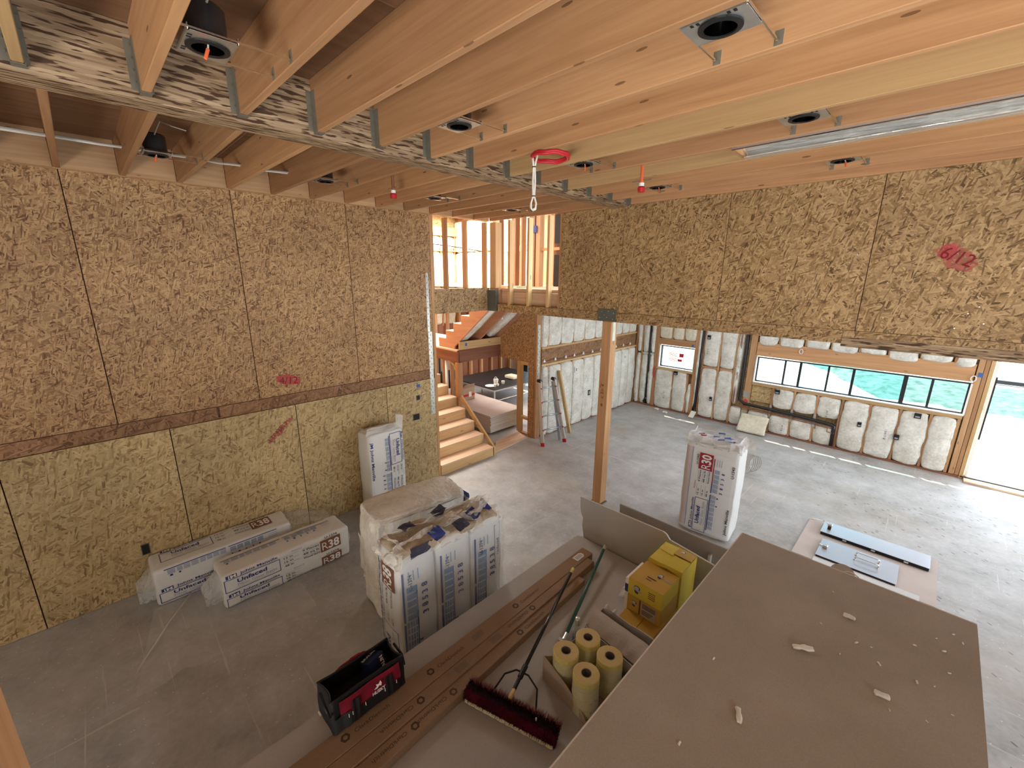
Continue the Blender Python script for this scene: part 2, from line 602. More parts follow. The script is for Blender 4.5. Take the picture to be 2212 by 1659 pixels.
# puffy rounded boxes (bags, batts) with decals that follow their surface
class Puff:
    def __init__(s, hx, hy, hz, r, amp=.004, freq=6., seed=0., bulge=0.0):
        s.h = Vector((hx, hy, hz))
        s.r, s.amp, s.freq, s.seed, s.bulge = r, amp, freq, seed, bulge
    def at(s, p, off=0.0):
        inner = Vector([max(-(s.h[k] - s.r), min(s.h[k] - s.r, p[k])) for k in range(3)])
        d = Vector(p) - inner
        n = d.normalized() if d.length > 1e-9 else Vector((0, 0, 1))
        b = inner + n * s.r
        a = s.amp * (noise.noise(b * s.freq + Vector((s.seed, s.seed * .7, 3.1))) + .5 * noise.noise(b * s.freq * 2.7 + Vector((s.seed, 9, 1))))
        if s.bulge:
            q = [1 - (b[k] / s.h[k]) ** 2 if abs(n[k]) < .7 else 1 for k in range(3)]
            a += s.bulge * max(0, q[0]) * max(0, q[1]) * max(0, q[2])
        return b + n * (a + off)
    def mesh(s, cell=.06, skip=()):
        def ticks(h):
            r = min(s.r, h)
            a = [-h, -h + r * .35, -h + r * .7, -h + r]
            m = max(1, int(math.ceil(2 * (h - r) / cell)))
            mid = [-(h - r) + 2 * (h - r) * i / m for i in range(1, m)]
            return a + mid + [-x for x in a[::-1]]
        T = [ticks(h) for h in s.h]
        mb = MB()
        for k in range(3):
            a, b = [i for i in range(3) if i != k]
            for sg in (-1, 1):
                if (k, sg) in skip:
                    continue
                def fn(i, j):
                    p = [0, 0, 0]
                    p[k] = sg * s.h[k]
                    p[a] = T[a][i]
                    p[b] = T[b][j]
                    return s.at(p)
                na, nb = len(T[a]), len(T[b])
                vs = [fn(i, j) for j in range(nb) for i in range(na)]
                fs = [(j * na + i, j * na + i + 1, (j + 1) * na + i + 1, (j + 1) * na + i) for j in range(nb - 1) for i in range(na - 1)]
                mb.add(vs, fs)
        return mb
    def frame(s, face):
        k = 'xyz'.index(face[1])
        sg = 1 if face[0] == '+' else -1
        N = Vector((0, 0, 0))
        N[k] = sg
        U = Vector((1, 0, 0))
        return N, U, N.cross(U), s.h[k]
    def pt(s, face, u, v, off):
        N, U, V, h = s.frame(face)
        return s.at(N * h + U * u + V * v, off)
    def rect(s, mb, face, u0, v0, u1, v1, off=.004, n=None):
        nu = max(1, int(abs(u1 - u0) / .05)) if n is None else n
        nv = max(1, int(abs(v1 - v0) / .05))
        return mb.grid(lambda a, b: s.pt(face, u0 + (u1 - u0) * a, v0 + (v1 - v0) * b, off), nu, nv)
    def outline(s, mb, face, u0, v0, u1, v1, w=.006, off=.004):
        s.rect(mb, face, u0, v0, u1, v0 + w, off)
        s.rect(mb, face, u0, v1 - w, u1, v1, off)
        s.rect(mb, face, u0, v0 + w, u0 + w, v1 - w, off)
        s.rect(mb, face, u1 - w, v0 + w, u1, v1 - w, off)
        return mb
    def text(s, mb, face, st, u, v, h, width=None, off=.006, bold=0.0, flip=1):
        vs, fs = text_pts(st, 1.0, bold)
        x0 = min(q.x for q in vs)
        x1 = max(q.x for q in vs)
        k = h / .72
        kx = (width / (x1 - x0)) if width else k
        mb.add([s.pt(face, u + flip * (q.x - x0) * kx, v + flip * q.y * k, off) for q in vs], fs)
        return mb

def crumple(parent, name, mat, c, u, v, nu, nv, amp, seed, lift=None, local=False):
    """a crumpled sheet of film spanning vectors u, v from corner c"""
    c, u, v = Vector(c), Vector(u), Vector(v)
    n = u.cross(v).normalized()
    def fn(a, b):
        p = c + u * a + v * b
        q = p * 9 + Vector((seed, seed, 0))
        e = n * amp * (noise.noise(q) + .6 * noise.noise(q * 2.3))
        w = Vector((noise.noise(q + Vector((7, 0, 0))), noise.noise(q + Vector((0, 7, 0))), noise.noise(q + Vector((0, 0, 7))))) * amp * .6
        if lift:
            e += Vector(lift) * (a * (1 - a) * 4) * (b * (1 - b) * 4)
        return p + e + w
    return MB().grid(fn, nu, nv).build(name, mat, parent, smooth=False, clean=False, local=local)

# ================================================================ THE SETTING
XW, YH, YF = -5.40, 4.85, 9.95          # left wall, header wall, far wall
fl = B(-12, 5.2, -4.2, 10.3, -.25, 0).build('floor', M_CONC)
fl['kind'] = 'structure'

# ---- ceiling: deck, joists, strand beam, hangers, blocking
ceil = struct('ceiling', (0, 0, 4.08))
JH = .286
for i in range(9):
    for j in range(4):
        x0 = -5.55 + 1.22 * i
        y0 = -3.7 + 2.44 * j
        if y0 > 4.9:
            continue
        B(x0 + .002, x0 + 1.217, y0 + .002, min(y0 + 2.437, 4.98), 4.08 + JH, 4.10 + JH).build('deck_sheet', M_DECK, ceil)
YR = [-.02 + .4015 * k for k in range(-8, 13)]
YL = [.035 + .4055 * k for k in range(-8, 12)] + [4.81]
for y in YR:
    B(-2.868, 4.5, y - .019, y + .019, 4.08, 4.08 + JH).build('joist', M_JOIST, ceil, bevel=.003)
for y in YL:
    B(-5.33, -3.052, y - .019, y + .019, 4.085, 4.08 + JH).build('joist', M_JOIST, ceil, bevel=.003)
B(-3.05, -2.87, -3.7, 4.79, 4.055, 4.08 + JH).build('beam', M_PSL, ceil, bevel=.003, grain=1)
for a, b in zip(YL[:-1], YL[1:]):
    B(-5.372, -5.332, a + .021, b - .021, 4.088, 4.08 + JH).build('blocking', M_RIM, ceil, bevel=.002)
B(-5.46, -5.374, -3.7, 4.83, 4.087, 4.08 + JH).build('rim_board', M_RIM, ceil, bevel=.002)
hanger = None
for y in YR:
    if hanger is None:
        m = MB()
        for s in (-1, 1):
            m.box(-2.8685, -2.815, s * .0195, s * .0225, 4.078, 4.30)
            m.box(-2.8695, -2.8665, min(s * .0225, s * .048), max(s * .0225, s * .036), 4.09, 4.30)
        m.box(-2.8685, -2.815, -.0225, .0225, 4.0745, 4.0775)
        for s in (-1, 1):
            for z in (4.12, 4.17, 4.22, 4.27):
                m.box(-2.8665, -2.8625, s * .030 - .003, s * .030 + .003, z, z + .008)
        hanger = m.build('joist_hanger', M_GALVD, ceil)
        hanger.location = (0, y, 0)
    else:
        c = hanger.copy()
        COL.objects.link(c)
        c.location = (0, y, 0)
hang2 = None
for y in YL:
    if hang2 is None:
        m = MB()
        m.box(-3.10, -3.0515, -.0225, .0225, 4.0805, 4.0835)
        m.box(-3.10, -3.0515, -.0225, -.0195, 4.0805, 4.25)
        m.box(-3.10, -3.0515, .0195, .0225, 4.0805, 4.25)
        hang2 = m.build('joist_hanger', M_GALVD, ceil)
        hang2.location = (0, y, 0)
    else:
        c = hang2.copy()
        COL.objects.link(c)
        c.location = (0, y, 0)

# ---- left wall: OSB sheets on studs, a strand band between the two rows
wl = struct('wall_left', (XW, 0, 0))
seams = [-3.62, -2.40, -1.18, .04, 1.265, 2.48, 3.70]
for a, b in zip(seams[:-1], seams[1:]):
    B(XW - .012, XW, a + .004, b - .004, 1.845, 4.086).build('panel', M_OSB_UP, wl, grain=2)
seams = [-3.2, -1.98, -.76, .41, 1.635, 2.86, 3.70]
for a, b in zip(seams[:-1], seams[1:]):
    B(XW - .012, XW, a + .0045, b - .0045, .005, 1.697).build('panel', M_OSB_LOW, wl, grain=2)
for a, b in ((-3.2, .840), (.862, 3.66)):
    B(XW - .04, XW - .004, a, b, 1.704, 1.838).build('band', M_LVL, wl, grain=1)
B(XW - .05, XW - .041, -3.6, 3.7, 1.66, 1.88).build('backing', M_LVL, wl)
B(XW - .14, XW - .052, -3.6, 3.66, 0, 4.36).build('framing', M_RED, wl, grain=2)
B(XW - .14, XW - .002, 3.702, 3.745, 0, 4.08).build('end_stud', M_STUD, wl, bevel=.002)
# galvanised strap up the end of the wall
st = MB()
st.box(XW + .001, XW + .004, 3.605, 3.675, 1.12, 2.42)
st.build('strap', M_GALV, wl)
st = MB()
st.box(XW + .001, XW + .004, 3.60, 3.645, 2.42, 3.28)
st.build('strap', M_GALV, wl)
st = MB()
for i in range(48):
    z = 1.15 + i * .045
    st.box(XW + .004, XW + .0055, 3.612 + .03 * (i % 2), 3.622 + .03 * (i % 2), z, z + .018)
st.build('strap_holes', M_GALVD, wl)['kind'] = 'stuff'
# outlet holes and a strip of blue tape
for y0, y1, z0, z1 in ((3.345, 3.405, 1.40, 1.475), (3.27, 3.385, 1.09, 1.19), (-.01, .06, .41, .53)):
    m = MB()
    m.box(XW + .0005, XW + .005, y0, y1, z0, z1)
    bx = m.build('outlet_box', M_BLACK, wl)
    m = MB()
    m.box(XW + .005, XW + .008, y0, y0 + .006, z0, z1).box(XW + .005, XW + .008, y1 - .006, y1, z0, z1)
    m.box(XW + .005, XW + .008, y0, y1, z0, z0 + .006).box(XW + .005, XW + .008, y0, y1, z1 - .006, z1)
    m.build('box_rim', M_GALVD, bx)
B(XW + .0005, XW + .0015, 3.36, 3.42, 1.60, 1.645).build('tape', M_TAPEBLUE, wl)
def blob(parent, name, mat, c, u, v, a, b, seed):
    c, u, v = Vector(c), Vector(u), Vector(v)
    n = u.cross(v).normalized()
    rim = []
    for k in range(40):
        t = 2 * PI * k / 40
        q = 1 + .35 * noise.noise(Vector((math.cos(t) * 3, math.sin(t) * 3, seed)))
        rim.append(c + u * (a * q * math.cos(t)) + v * (b * q * math.sin(t)) + n * .001)
    return MB().add(rim, [tuple(range(40))]).build(name, mat, parent, clean=False)
YV, ZV = Vector((0, 1, 0)), Vector((0, 0, 1))
blob(wl, 'spray_patch', M_SPRAY, (XW, 1.60, 2.02), (0, .96, -.28), (0, .28, .96), .135, .062, 2.2)
letters('4/12', (XW, 1.49, 1.985), (0, .99, -.12), (0, .12, .99), .085, M_MARK, wl)
blob(wl, 'spray_patch', M_SPRAY2, (XW, 1.43, 1.415), (0, .76, .65), (0, -.65, .76), .19, .04, 5.2)
letters('LTP4@12', (XW, 1.315, 1.30), (0, .76, .65), (0, -.65, .76), .05, M_MARK, wl)

# ---- header wall above the wide opening
wh = struct('wall_header', (0, YH, 0))
xs = [-3.90, -2.93, -1.715, -.515, .70, 1.92, 3.14, 4.5]
for a, b in zip(xs[:-1], xs[1:]):
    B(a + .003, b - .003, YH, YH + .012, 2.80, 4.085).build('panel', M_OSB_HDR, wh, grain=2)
B(-5.20, -.60, YH + .004, YH + .14, 2.675, 2.796).build('header_beam', M_OSB_HDR, wh, grain=0)
B(-.598, 4.5, YH + .004, YH + .14, 2.650, 2.735).build('header_beam', M_PSL, wh, grain=0)
B(-.598, 4.5, YH + .004, YH + .14, 2.737, 2.796).build('header_beam', M_OSB_HDR, wh, grain=0)
B(-3.9, 4.5, YH + .045, YH + .13, 2.80, 4.08).build('framing', M_RED, wh)
B(-3.9, 4.6, YH + .02, YH + .14, 4.081, 4.40).build('light_block', M_STUD, wh)  # panel added to stop sun leaking in over the header wall
# open studs and plywood band left of the sheathing
for x in (-4.935, -4.53, -4.135):
    B(x - .024, x + .018, YH, YH + .09, 2.797, 4.08).build('stud', M_PINE, wh, bevel=.002)
B(-3.93, -3.902, YH, YH + .13, 2.797, 4.08).build('stud', M_STUD, wh, bevel=.002)
B(-5.20, -3.94, YH + .10, YH + .13, 2.80, 2.995).build('rim_board', M_PLY, wh, grain=0)
B(-5.20, -3.94, YH + .10, YH + .14, 3.0, 3.05).build('floor_edge', M_PLY, wh, grain=0)
blob(wh, 'spray_patch', M_SPRAY2, (.01, YH, 3.42), (.8, 0, -.6), (.6, 0, .8), .13, .075, 1.4)
blob(wh, 'spray_patch', M_SPRAY, (-.05, YH - .001, 3.46), (.8, 0, -.6), (.6, 0, .8), .06, .05, 3.4)
letters('6/12', (-.095, YH - .002, 3.42), (.90, 0, -.40), (.40, 0, .90), .095, M_MARK, wh, width=.2)
# nail heads
m = MB()
for k in range(70):
    x = R.uniform(-3.8, 1.2)
    z = R.uniform(2.85, 4.0)
    m.box(x - .004, x + .004, YH - .002, YH, z - .004, z + .004)
m.build('nail_heads', M_GALV, wh)['kind'] = 'stuff'

# ---- corner post at the stair and fascia of the upper floor
up = struct('trim_1', (XW, 4.95, 0))
B(-5.44, -5.30, 4.90, 5.04, 3.05, 4.08).build('post', M_PINE, up, bevel=.003)
B(-5.455, -5.225, 4.83, 4.90, 2.675, 3.02).build('post_cap', M_CAPGREEN, up, bevel=.002)
B(-5.44, -5.23, 4.90, 5.04, 2.675, 3.05).build('post_block', M_STUD, up)
fas = struct('trim_2', (XW, 3.7, 0))
B(-5.45, -5.43, 3.747, 4.84, 2.675, 3.05).build('fascia', M_OSB_HDR, fas, grain=1)
B(-5.55, -5.452, 3.747, 4.9, 2.70, 3.05).build('fascia_backing', M_STUD, fas)
for y0, y1 in ((4.01, 4.13), (4.39, 4.53), (4.80, 4.86)):
    B(-5.53, -5.44, y0, y0 + .04, 3.05, 4.08).build('stud', M_STUD, fas, bevel=.002)
B(-5.53, -5.44, 3.747, 3.79, 3.05, 4.08).build('stud', M_PINE, fas, bevel=.002)
cb = MB().tube([(-5.535, 3.75, 3.70), (-5.535, 4.1, 3.69), (-5.535, 4.5, 3.66), (-5.535, 4.85, 3.63)], .006, 6)
cb.build('cable', M_BLACK, fas)

# ---- framed insulated walls
def batt(parent, x0, x1, y0, y1, z0, z1, axis, seed, mat=None, amp=.016):
    """a fluffy batt filling a stud bay; axis = 'x' or 'y', the wall's thin direction"""
    c = Vector(((x0 + x1) / 2, (y0 + y1) / 2, (z0 + z1) / 2))
    h = [(x1 - x0) / 2, (y1 - y0) / 2, (z1 - z0) / 2]
    p = Puff(*h, min(.045, min(h) * .95), amp, 6., seed, bulge=.022)
    mb = p.mesh(.075)
    mb.v = [v + c for v in mb.v]
    return mb.build('insulation_batt', mat or M_BATT, parent, weld=True, smooth=True, clean=True)

def print_marks(parent, p, u, v, n, mat=None, h=.035):
    """small dark code letters stamped on a batt"""
    letters(n, p, u, v, h, mat or M_GREYINK, parent, off=.006)

# left garage wall (continues the line of the left wall beyond the stair)
wg = struct('wall_left_rear', (-5.43, 6.1, 0))
B(-5.60, -5.585, 6.1, 10.1, 0, 2.75).build('sheathing', M_OSB_LOW, wg)
sy = [6.10, 6.45, 6.85, 7.27, 7.67, 8.07, 8.47, 8.87, 9.24, 9.58, 9.91]
for i, y in enumerate(sy):
    w = .14 if i == 0 else .04
    if i == 0:
        continue
    for z0, z1 in ((.045, 1.49), (1.88, 2.66)):
        B(-5.57, -5.425, y - w / 2, y + w / 2, z0, z1).build('stud', M_STUD, wg, bevel=.002)
B(-5.57, -5.42, 6.26, 9.95, 0, .045).build('bottom_plate', M_RED, wg)
B(-5.57, -5.42, 6.26, 9.95, 1.495, 1.535).build('ledger_strip', M_PINE, wg, bevel=.002)
B(-5.57, -5.42, 6.26, 9.95, 1.84, 1.88).build('ledger_strip', M_PINE, wg, bevel=.002)
B(-5.57, -5.43, 6.26, 9.93, 1.537, 1.838).build('ledger_beam', M_LVL, wg, grain=1)
for i in range(11):
    y = 6.33 + i * .33 + R.uniform(-.02, .02)
    m = MB()
    m.box(-5.428, -5.40, y - .03, y + .03, 1.575, 1.605)
    m.box(-5.40, -5.392, y - .035, y + .005, 1.59, 1.62)
    m.box(-5.428, -5.40, y - .012, y + .012, 1.60, 1.635)
    m.build('cable_clip', M_WHITE, wg, bevel=.004)
MB().tube([(-5.41, 6.3 + .33 * i, 1.588 + .008 * math.sin(i * 2.1)) for i in range(11)], .006, 6).build('cable', M_INKBRN, wg)
for i, (a, b) in enumerate(zip([6.26] + sy[1:-1], sy[1:])):
    batt(wg, -5.58, -5.405 + R.uniform(0, .02), a + .012, b - .012, .03, 1.48, 'x', i * 3.3)
    batt(wg, -5.58, -5.415, a + .012, b - .012, 1.89, 2.66, 'x', i * 5.1 + 40)
print_marks(wg, (-5.375, 6.66, .95), (0, 0, -1), (0, 1, 0), 'R21')
print_marks(wg, (-5.375, 7.46, 2.5), (0, 0, -1), (0, 1, 0), 'R21')
print_marks(wg, (-5.375, 7.1, 2.45), (0, 0, -1), (0, 1, 0), 'R21')
for y, z in ((7.88, .66), (9.35, 1.30), (7.35, 1.28)):
    bx = B(-5.395, -5.37, y - .045, y + .045, z - .06, z + .06).build('outlet_box', M_WHITE if z > 1.2 else M_BLACK, wg)
    B(-5.37, -5.365, y - .02, y + .02, z - .035, z + .035).build('box_face', M_GREYINK, bx)

# corner post with strap at the near end of that wall
co = struct('trim_3', (-5.43, 6.1, 0))
B(-5.57, -5.43, 6.10, 6.24, 0, 2.67).build('post', M_STUD, co, bevel=.003)
B(-5.428, -5.425, 6.13, 6.20, 1.25, 2.33).build('strap', M_GALV, co)
m = MB()
for i in range(18):
    m.box(-5.425, -5.423, 6.14 + .03 * (i % 2), 6.15 + .03 * (i % 2), 1.3 + i * .055, 1.325 + i * .055)
m.build('strap_holes', M_GALVD, co)['kind'] = 'stuff'

# far wall with the small window, the strip window and the door
wf = struct('wall_far', (0, YF, 0))
m = MB()
m.box(-5.6, -4.80, YF + .13, YF + .145, 0, 2.75).box(-4.80, -3.90, YF + .13, YF + .145, 0, 1.06).box(-4.80, -3.90, YF + .13, YF + .145, 1.62, 2.75)
m.box(-3.90, -2.62, YF + .13, YF + .145, 0, 2.75).box(-2.62, .58, YF + .13, YF + .145, 0, 1.06).box(-2.62, .58, YF + .13, YF + .145, 1.62, 2.75)
m.box(.58, .74, YF + .13, YF + .145, 0, 2.75).box(.74, 3.6, YF + .13, YF + .145, 2.22, 2.75).box(3.6, 5.0, YF + .13, YF + .145, 0, 2.75)
m.build('sheathing', M_OSB_LOW, wf)
def stud(x, z0, z1, w=.04, mat=M_STUD, y0=YF, name='stud'):
    return B(x - w / 2, x + w / 2, y0, YF + .125, z0, z1).build(name, mat, wf, bevel=.002)
B(-5.43, .78, YF, YF + .125, 0, .04).build('bottom_plate', M_RED, wf)
for x in (-5.40, -5.235):
    stud(x, .045, 2.66)
stud(-4.85, .045, 2.66, .10, M_STUD)
stud(-3.86, .045, 2.66, .085, M_STUD)
stud(-3.70, .045, 2.66)
stud(-3.34, .045, 2.66)
stud(-3.0, .045, 2.66)
stud(-2.68, .045, 2.66, .12)
for x in (-4.47, -4.18):
    stud(x, 1.79, 2.66)
stud(-4.36, .045, 1.0)
stud(-4.01, .045, .99)
B(-4.80, -3.905, YF, YF + .12, 1.63, 1.785).build('window_header', M_STUD, wf, bevel=.003, grain=0)
B(-4.80, -3.905, YF - .004, YF + .12, 1.01, 1.055).build('window_sill', M_PINE, wf, bevel=.003, grain=0)
B(-2.61, .56, YF, YF + .12, 1.64, 1.93).build('window_header', M_JOIST, wf, bevel=.003, grain=0)
B(-2.61, .56, YF, YF + .12, 1.00, 1.055).build('window_sill', M_JOIST, wf, bevel=.003, grain=0)
B(.575, .645, YF, YF + .12, .045, 2.66).build('king_stud', M_STUD, wf, bevel=.003)
B(.65, .70, YF, YF + .12, .045, 2.66).build('king_stud', M_JOIST, wf, bevel=.003)
B(.705, .755, YF - .005, YF + .12, .0, 2.66).build('king_stud', M_PINE, wf, bevel=.003)
B(.76, 3.6, YF, YF + .12, 2.10, 2.66).build('door_header', M_STUD, wf, grain=0)
B(3.6, 5.0, YF, YF + .12, 0, 2.66).build('side_panel', M_OSB_LOW, wf)
lx = [-2.19, -1.80, -1.405, -1.01, -.595, -.185, .205, .535]
for i, x in enumerate(lx):
    stud(x, .045, .998, .04, M_STUD)
for x in (-2.19, -1.80, -1.405):
    B(x - .021, x + .021, YF - .004, YF - .001, .36, .62).build('stud_shoe', M_GALV, wf)
B(-2.74, -2.62, YF - .004, YF - .001, .28, .40).build('stud_shoe', M_GALV, wf)
B(-2.75, -2.63, YF - .004, YF - .001, .70, .84).build('stud_shoe', M_GALV, wf)
blob(wf, 'spray_patch', M_SPRAY, (-2.69, YF - .002, .58), (1, 0, 0), (0, 0, 1), .045, .09, 7.7)
blob(wf, 'spray_patch', M_SPRAY, (-4.86, YF - .002, .90), (1, 0, 0), (0, 0, 1), .04, .16, 9.7)
for x0 in (-2.2, -1.75, -1.33, -.91, -.5, -.08, .33):
    stud(x0 - .01, 1.935, 2.66)
k = 0
for a, b in ((-5.37, -5.26), (-5.21, -5.065), (-5.0, -4.905)):
    batt(wf, a, b, YF - .02, YF + .12, .05, 1.33, 'y', k); k += 1
    batt(wf, a, b, YF - .015, YF + .12, 1.40, 2.64, 'y', k + 20); k += 1
for a, b in ((-4.79, -4.49), (-4.45, -4.20), (-4.16, -3.91)):
    batt(wf, a, b, YF - .02, YF + .12, 1.80, 2.64, 'y', k, M_BATTY); k += 1
for a, b in ((-4.79, -4.385), (-4.335, -4.035)):
    batt(wf, a, b, YF - .02, YF + .12, .05, 1.0, 'y', k); k += 1
batt(wf, -3.985, -3.905, YF - .01, YF + .12, .05, .75, 'y', k)
batt(wf, -3.81, -3.775, YF - .01, YF + .12, .05, 2.64, 'y', 71)
for a, b in ((-3.68, -3.365), (-3.315, -3.025)):
    batt(wf, a, b, YF - .025, YF + .12, .06, 1.20, 'y', k); k += 1
    batt(wf, a, b, YF - .02, YF + .12, 1.27, 2.64, 'y', k + 7); k += 1
batt(wf, -2.97, -2.89, YF - .01, YF + .12, .50, 2.64, 'y', 81)
batt(wf, -2.98, -2.76, YF - .02, YF + .12, .05, .42, 'y', 82)
B(-2.61, -2.215, YF + .06, YF + .12, .64, .995).build('sheathing_patch', M_OSB_LOW, wf)
batt(wf, -2.60, -2.215, YF - .01, YF + .12, .05, .42, 'y', 83)
for a, b in ((-2.165, -1.825), (-1.775, -1.43), (-1.38, -1.05)):
    batt(wf, a, b, YF - .02, YF + .12, .60, .985, 'y', k); k += 1
    batt(wf, a, b, YF - .02, YF + .12, .05, .44, 'y', k); k += 1
for a, b in ((-.985, -.62), (-.57, -.21), (-.16, .18), (.23, .51)):
    batt(wf, a, b, YF - .03, YF + .12, .05, .985, 'y', k); k += 1
tb = [-2.6, -2.23, -1.78, -1.36, -.94, -.53, -.11, .30, .56]
for a, b in zip(tb[:-1], tb[1:]):
    batt(wf, a + .02, b - .03, YF - .03, YF + .12, 1.90 + R.uniform(-.03, .03), 2.64, 'y', k, None, .03); k += 1
for s, x, z in (('R U H E I', -4.52, .30), ('R U H', -5.30, .15)):
    print_marks(wf, (x, YF - .035, z), (0, 0, 1), (-1, 0, 0), s, M_INKDK)
print_marks(wf, (-.30, YF - .05, .42), (0, 0, 1), (-1, 0, 0), 'R U H E I', M_INKDK)
print_marks(wf, (-1.90, YF - .04, .14), (0, 0, 1), (-1, 0, 0), 'R U H', M_INKDK)
print_marks(wf, (-1.20, YF - .04, .62), (0, 0, 1), (-1, 0, 0), 'R U H', M_INKDK)
print_marks(wf, (-3.58, YF - .045, 1.55), (0, 0, 1), (-1, 0, 0), 'R U H', M_INKDK)
for x, z, w in ((-3.60, 1.93, .07), (-2.10, .95, .09), (.04, .95, .09), (-3.40, .52, .05), (-4.28, .985, .09), (-.70, .60, .06), (-.16, .50, .07)):
    bx = B(x - w / 2, x + w / 2, YF - .07, YF - .035, z - .045, z + .045).build('outlet_box', M_BLACK, wf, bevel=.003)
    B(x - w / 3, x + w / 3, YF - .073, YF - .07, z - .028, z - .005).build('box_face', M_GREYINK, bx)
# drain, vent and water pipes
def pipe(pts, r, mat, name):
    MB().tube(pts, r, 10).build(name, mat, wf, smooth=True)
pipe([(-5.03, YF - .0, .08), (-5.02, YF - .0, 1.0), (-5.035, YF - .0, 2.66)], .03, M_BLACKG, 'drain_pipe')
pipe([(-5.075, YF - .0, .08), (-5.02, YF - .0, .22)], .035, M_BLACKG, 'drain_pipe')
pipe([(-3.79, YF - .01, .12), (-3.755, YF - .01, .35), (-3.745, YF - .01, 1.2), (-3.735, YF - .01, 2.66)], .028, M_BLACKG, 'drain_pipe')
pipe([(-2.80, YF - .01, 2.66), (-2.81, YF - .01, .62), (-2.70, YF - .03, .56), (-1.6, YF - .03, .515), (-1.11, YF - .03, .48), (-1.07, YF - .03, .46), (-1.06, YF - .03, .06)], .032, M_BLACKG, 'drain_pipe')
for z0, d in ((.47, 0), (.50, .02)):
    pipe([(-2.93 + d, YF - .02, 2.6), (-2.94 + d, YF - .02, z0 + .06), (-2.90 + d, YF - .035, z0), (-1.4, YF - .035, z0 - .05), (-1.02, YF - .035, z0 - .07)], .008, M_COPPER, 'water_pipe')
pipe([(-1.36, YF - .05, .34), (-1.36, YF - .05, .42), (-1.16, YF - .05, .41), (-1.16, YF - .05, .33), (-1.05, YF - .05, .32)], .010, M_COPPER, 'water_pipe')
pipe([(-1.025, YF - .04, .06), (-1.025, YF - .04, .70)], .012, M_COPPER, 'water_pipe')
pipe([(-3.685, YF - .02, .08), (-3.685, YF - .02, 2.6)], .008, M_COPPER, 'water_pipe')
B(-3.30, -3.03, YF, YF + .1, 1.205, 1.262).build('fire_block', M_STUD, wf)
B(-3.68, -3.365, YF, YF + .1, 1.21, 1.258).build('fire_block', M_STUD, wf)
B(-5.2, -4.9, YF - .006, YF - .002, 1.335, 1.385).build('stud_shoe', M_GALV, wf)
B(-3.99, -3.94, YF - .004, YF - .001, 1.66, 1.71).build('tape', M_TAPEBLUE, wf)
B(.60, .65, YF - .004, YF - .001, 1.73, 1.80).build('tape', M_TAPEBLUE, wf)
for x, z in ((-1.82, 1.83), (.56, 1.70)):
    MB().tube([(x + .03 * math.cos(t * PI / 5), YF - .02, z + .045 * math.sin(t * PI / 5)) for t in range(10)], .008, 6, True).build('wire_loop', M_WIRE, wf)

def window(name, x0, x1, z0, z1, mullions, tints, stop=.022):
    w = struct(name, (x0, YF + .09, z0))
    f = MB()
    y0, y1 = YF + .07, YF + .125
    f.box(x0, x1, y0, y1, z0, z0 + stop).box(x0, x1, y0, y1, z1 - stop, z1)
    f.box(x0, x0 + stop, y0, y1, z0 + stop, z1 - stop).box(x1 - stop, x1, y0, y1, z0 + stop, z1 - stop)
    f.build('window_frame', M_FRAMEBLK, w)
    B(x0 - .015, x1 + .015, YF - .006, YF + .07, z0 - .02, z0).build('window_stool', M_VINYL, w)
    B(x0 - .02, x0, YF - .0, YF + .12, z0, z1).build('window_jamb', M_VINYL, w)
    B(x1, x1 + .02, YF - .0, YF + .12, z0, z1).build('window_jamb', M_VINYL, w)
    for x, t in mullions:
        B(x - t / 2, x + t / 2, y0 + .002, y1 - .002, z0 + stop, z1 - stop).build('mullion', M_FRAMEBLK, w)
    e = [x0 + stop] + [v for x, t in mullions for v in (x - t / 2, x + t / 2)] + [x1 - stop]
    for i in range(0, len(e), 2):
        B(e[i], e[i + 1], YF + .095, YF + .10, z0 + stop, z1 - stop).build('pane', tints[(i // 2) % len(tints)], w)
    return w
w1 = window('window_1', -4.755, -3.915, 1.08, 1.605, [], [M_GLASS])
w2 = window('window_2', -2.585, .555, 1.08, 1.61,
            [(-2.07, .03), (-1.80, .04), (-1.335, .03), (-.95, .04), (-.225, .06), (.115, .035)],
            [M_GLASS, M_GLASS, M_GLASSC, M_GLASS, M_GLASSC, M_GLASS, M_GLASS])
# stickers left on the small pane
for i, (x0, z0, c) in enumerate(((-4.55, 1.36, M_ORANGE), (-4.30, 1.36, M_REDPL), (-4.55, 1.24, M_ORANGE), (-4.33, 1.25, M_REDPL))):
    m = MB()
    if c is M_ORANGE:
        for q in range(3):
            m.box(x0, x0 + .2, YF + .088, YF + .09, z0 + .03 * q, z0 + .03 * q + .016)
    else:
        m.box(x0, x0 + .11, YF + .088, YF + .09, z0 - .005, z0 + .085 - .03 * (i > 2))
    m.build('window_sticker', c, w1)

d1 = struct('door_1', (.77, YF, 0))
B(.76, 3.6, YF - .20, YF + .16, .0, .035).build('door_threshold', M_PLY, d1, bevel=.004, grain=0)
B(.72, 3.6, YF - .02, YF + .02, .036, .05).build('door_track', M_BLACK, d1)
m = MB()
m.box(.77, .80, YF + .05, YF + .10, .05, 2.06)
m.build('door_jamb', M_VINYL, d1)
B(.802, .822, YF + .06, YF + .10, .7, 1.75).build('door_edge', M_FRAMEBLK, d1)
B(.80, 3.58, YF + .05, YF + .10, 2.03, 2.06).build('door_head', M_VINYL, d1)

# garage ceiling behind the header, roof over the stair hall, outer walls
gc = B(-5.6, 4.5, YH + .15, 10.4, 2.76, 2.80).build('ceiling_garage', M_DECK)
gc['kind'] = 'structure'

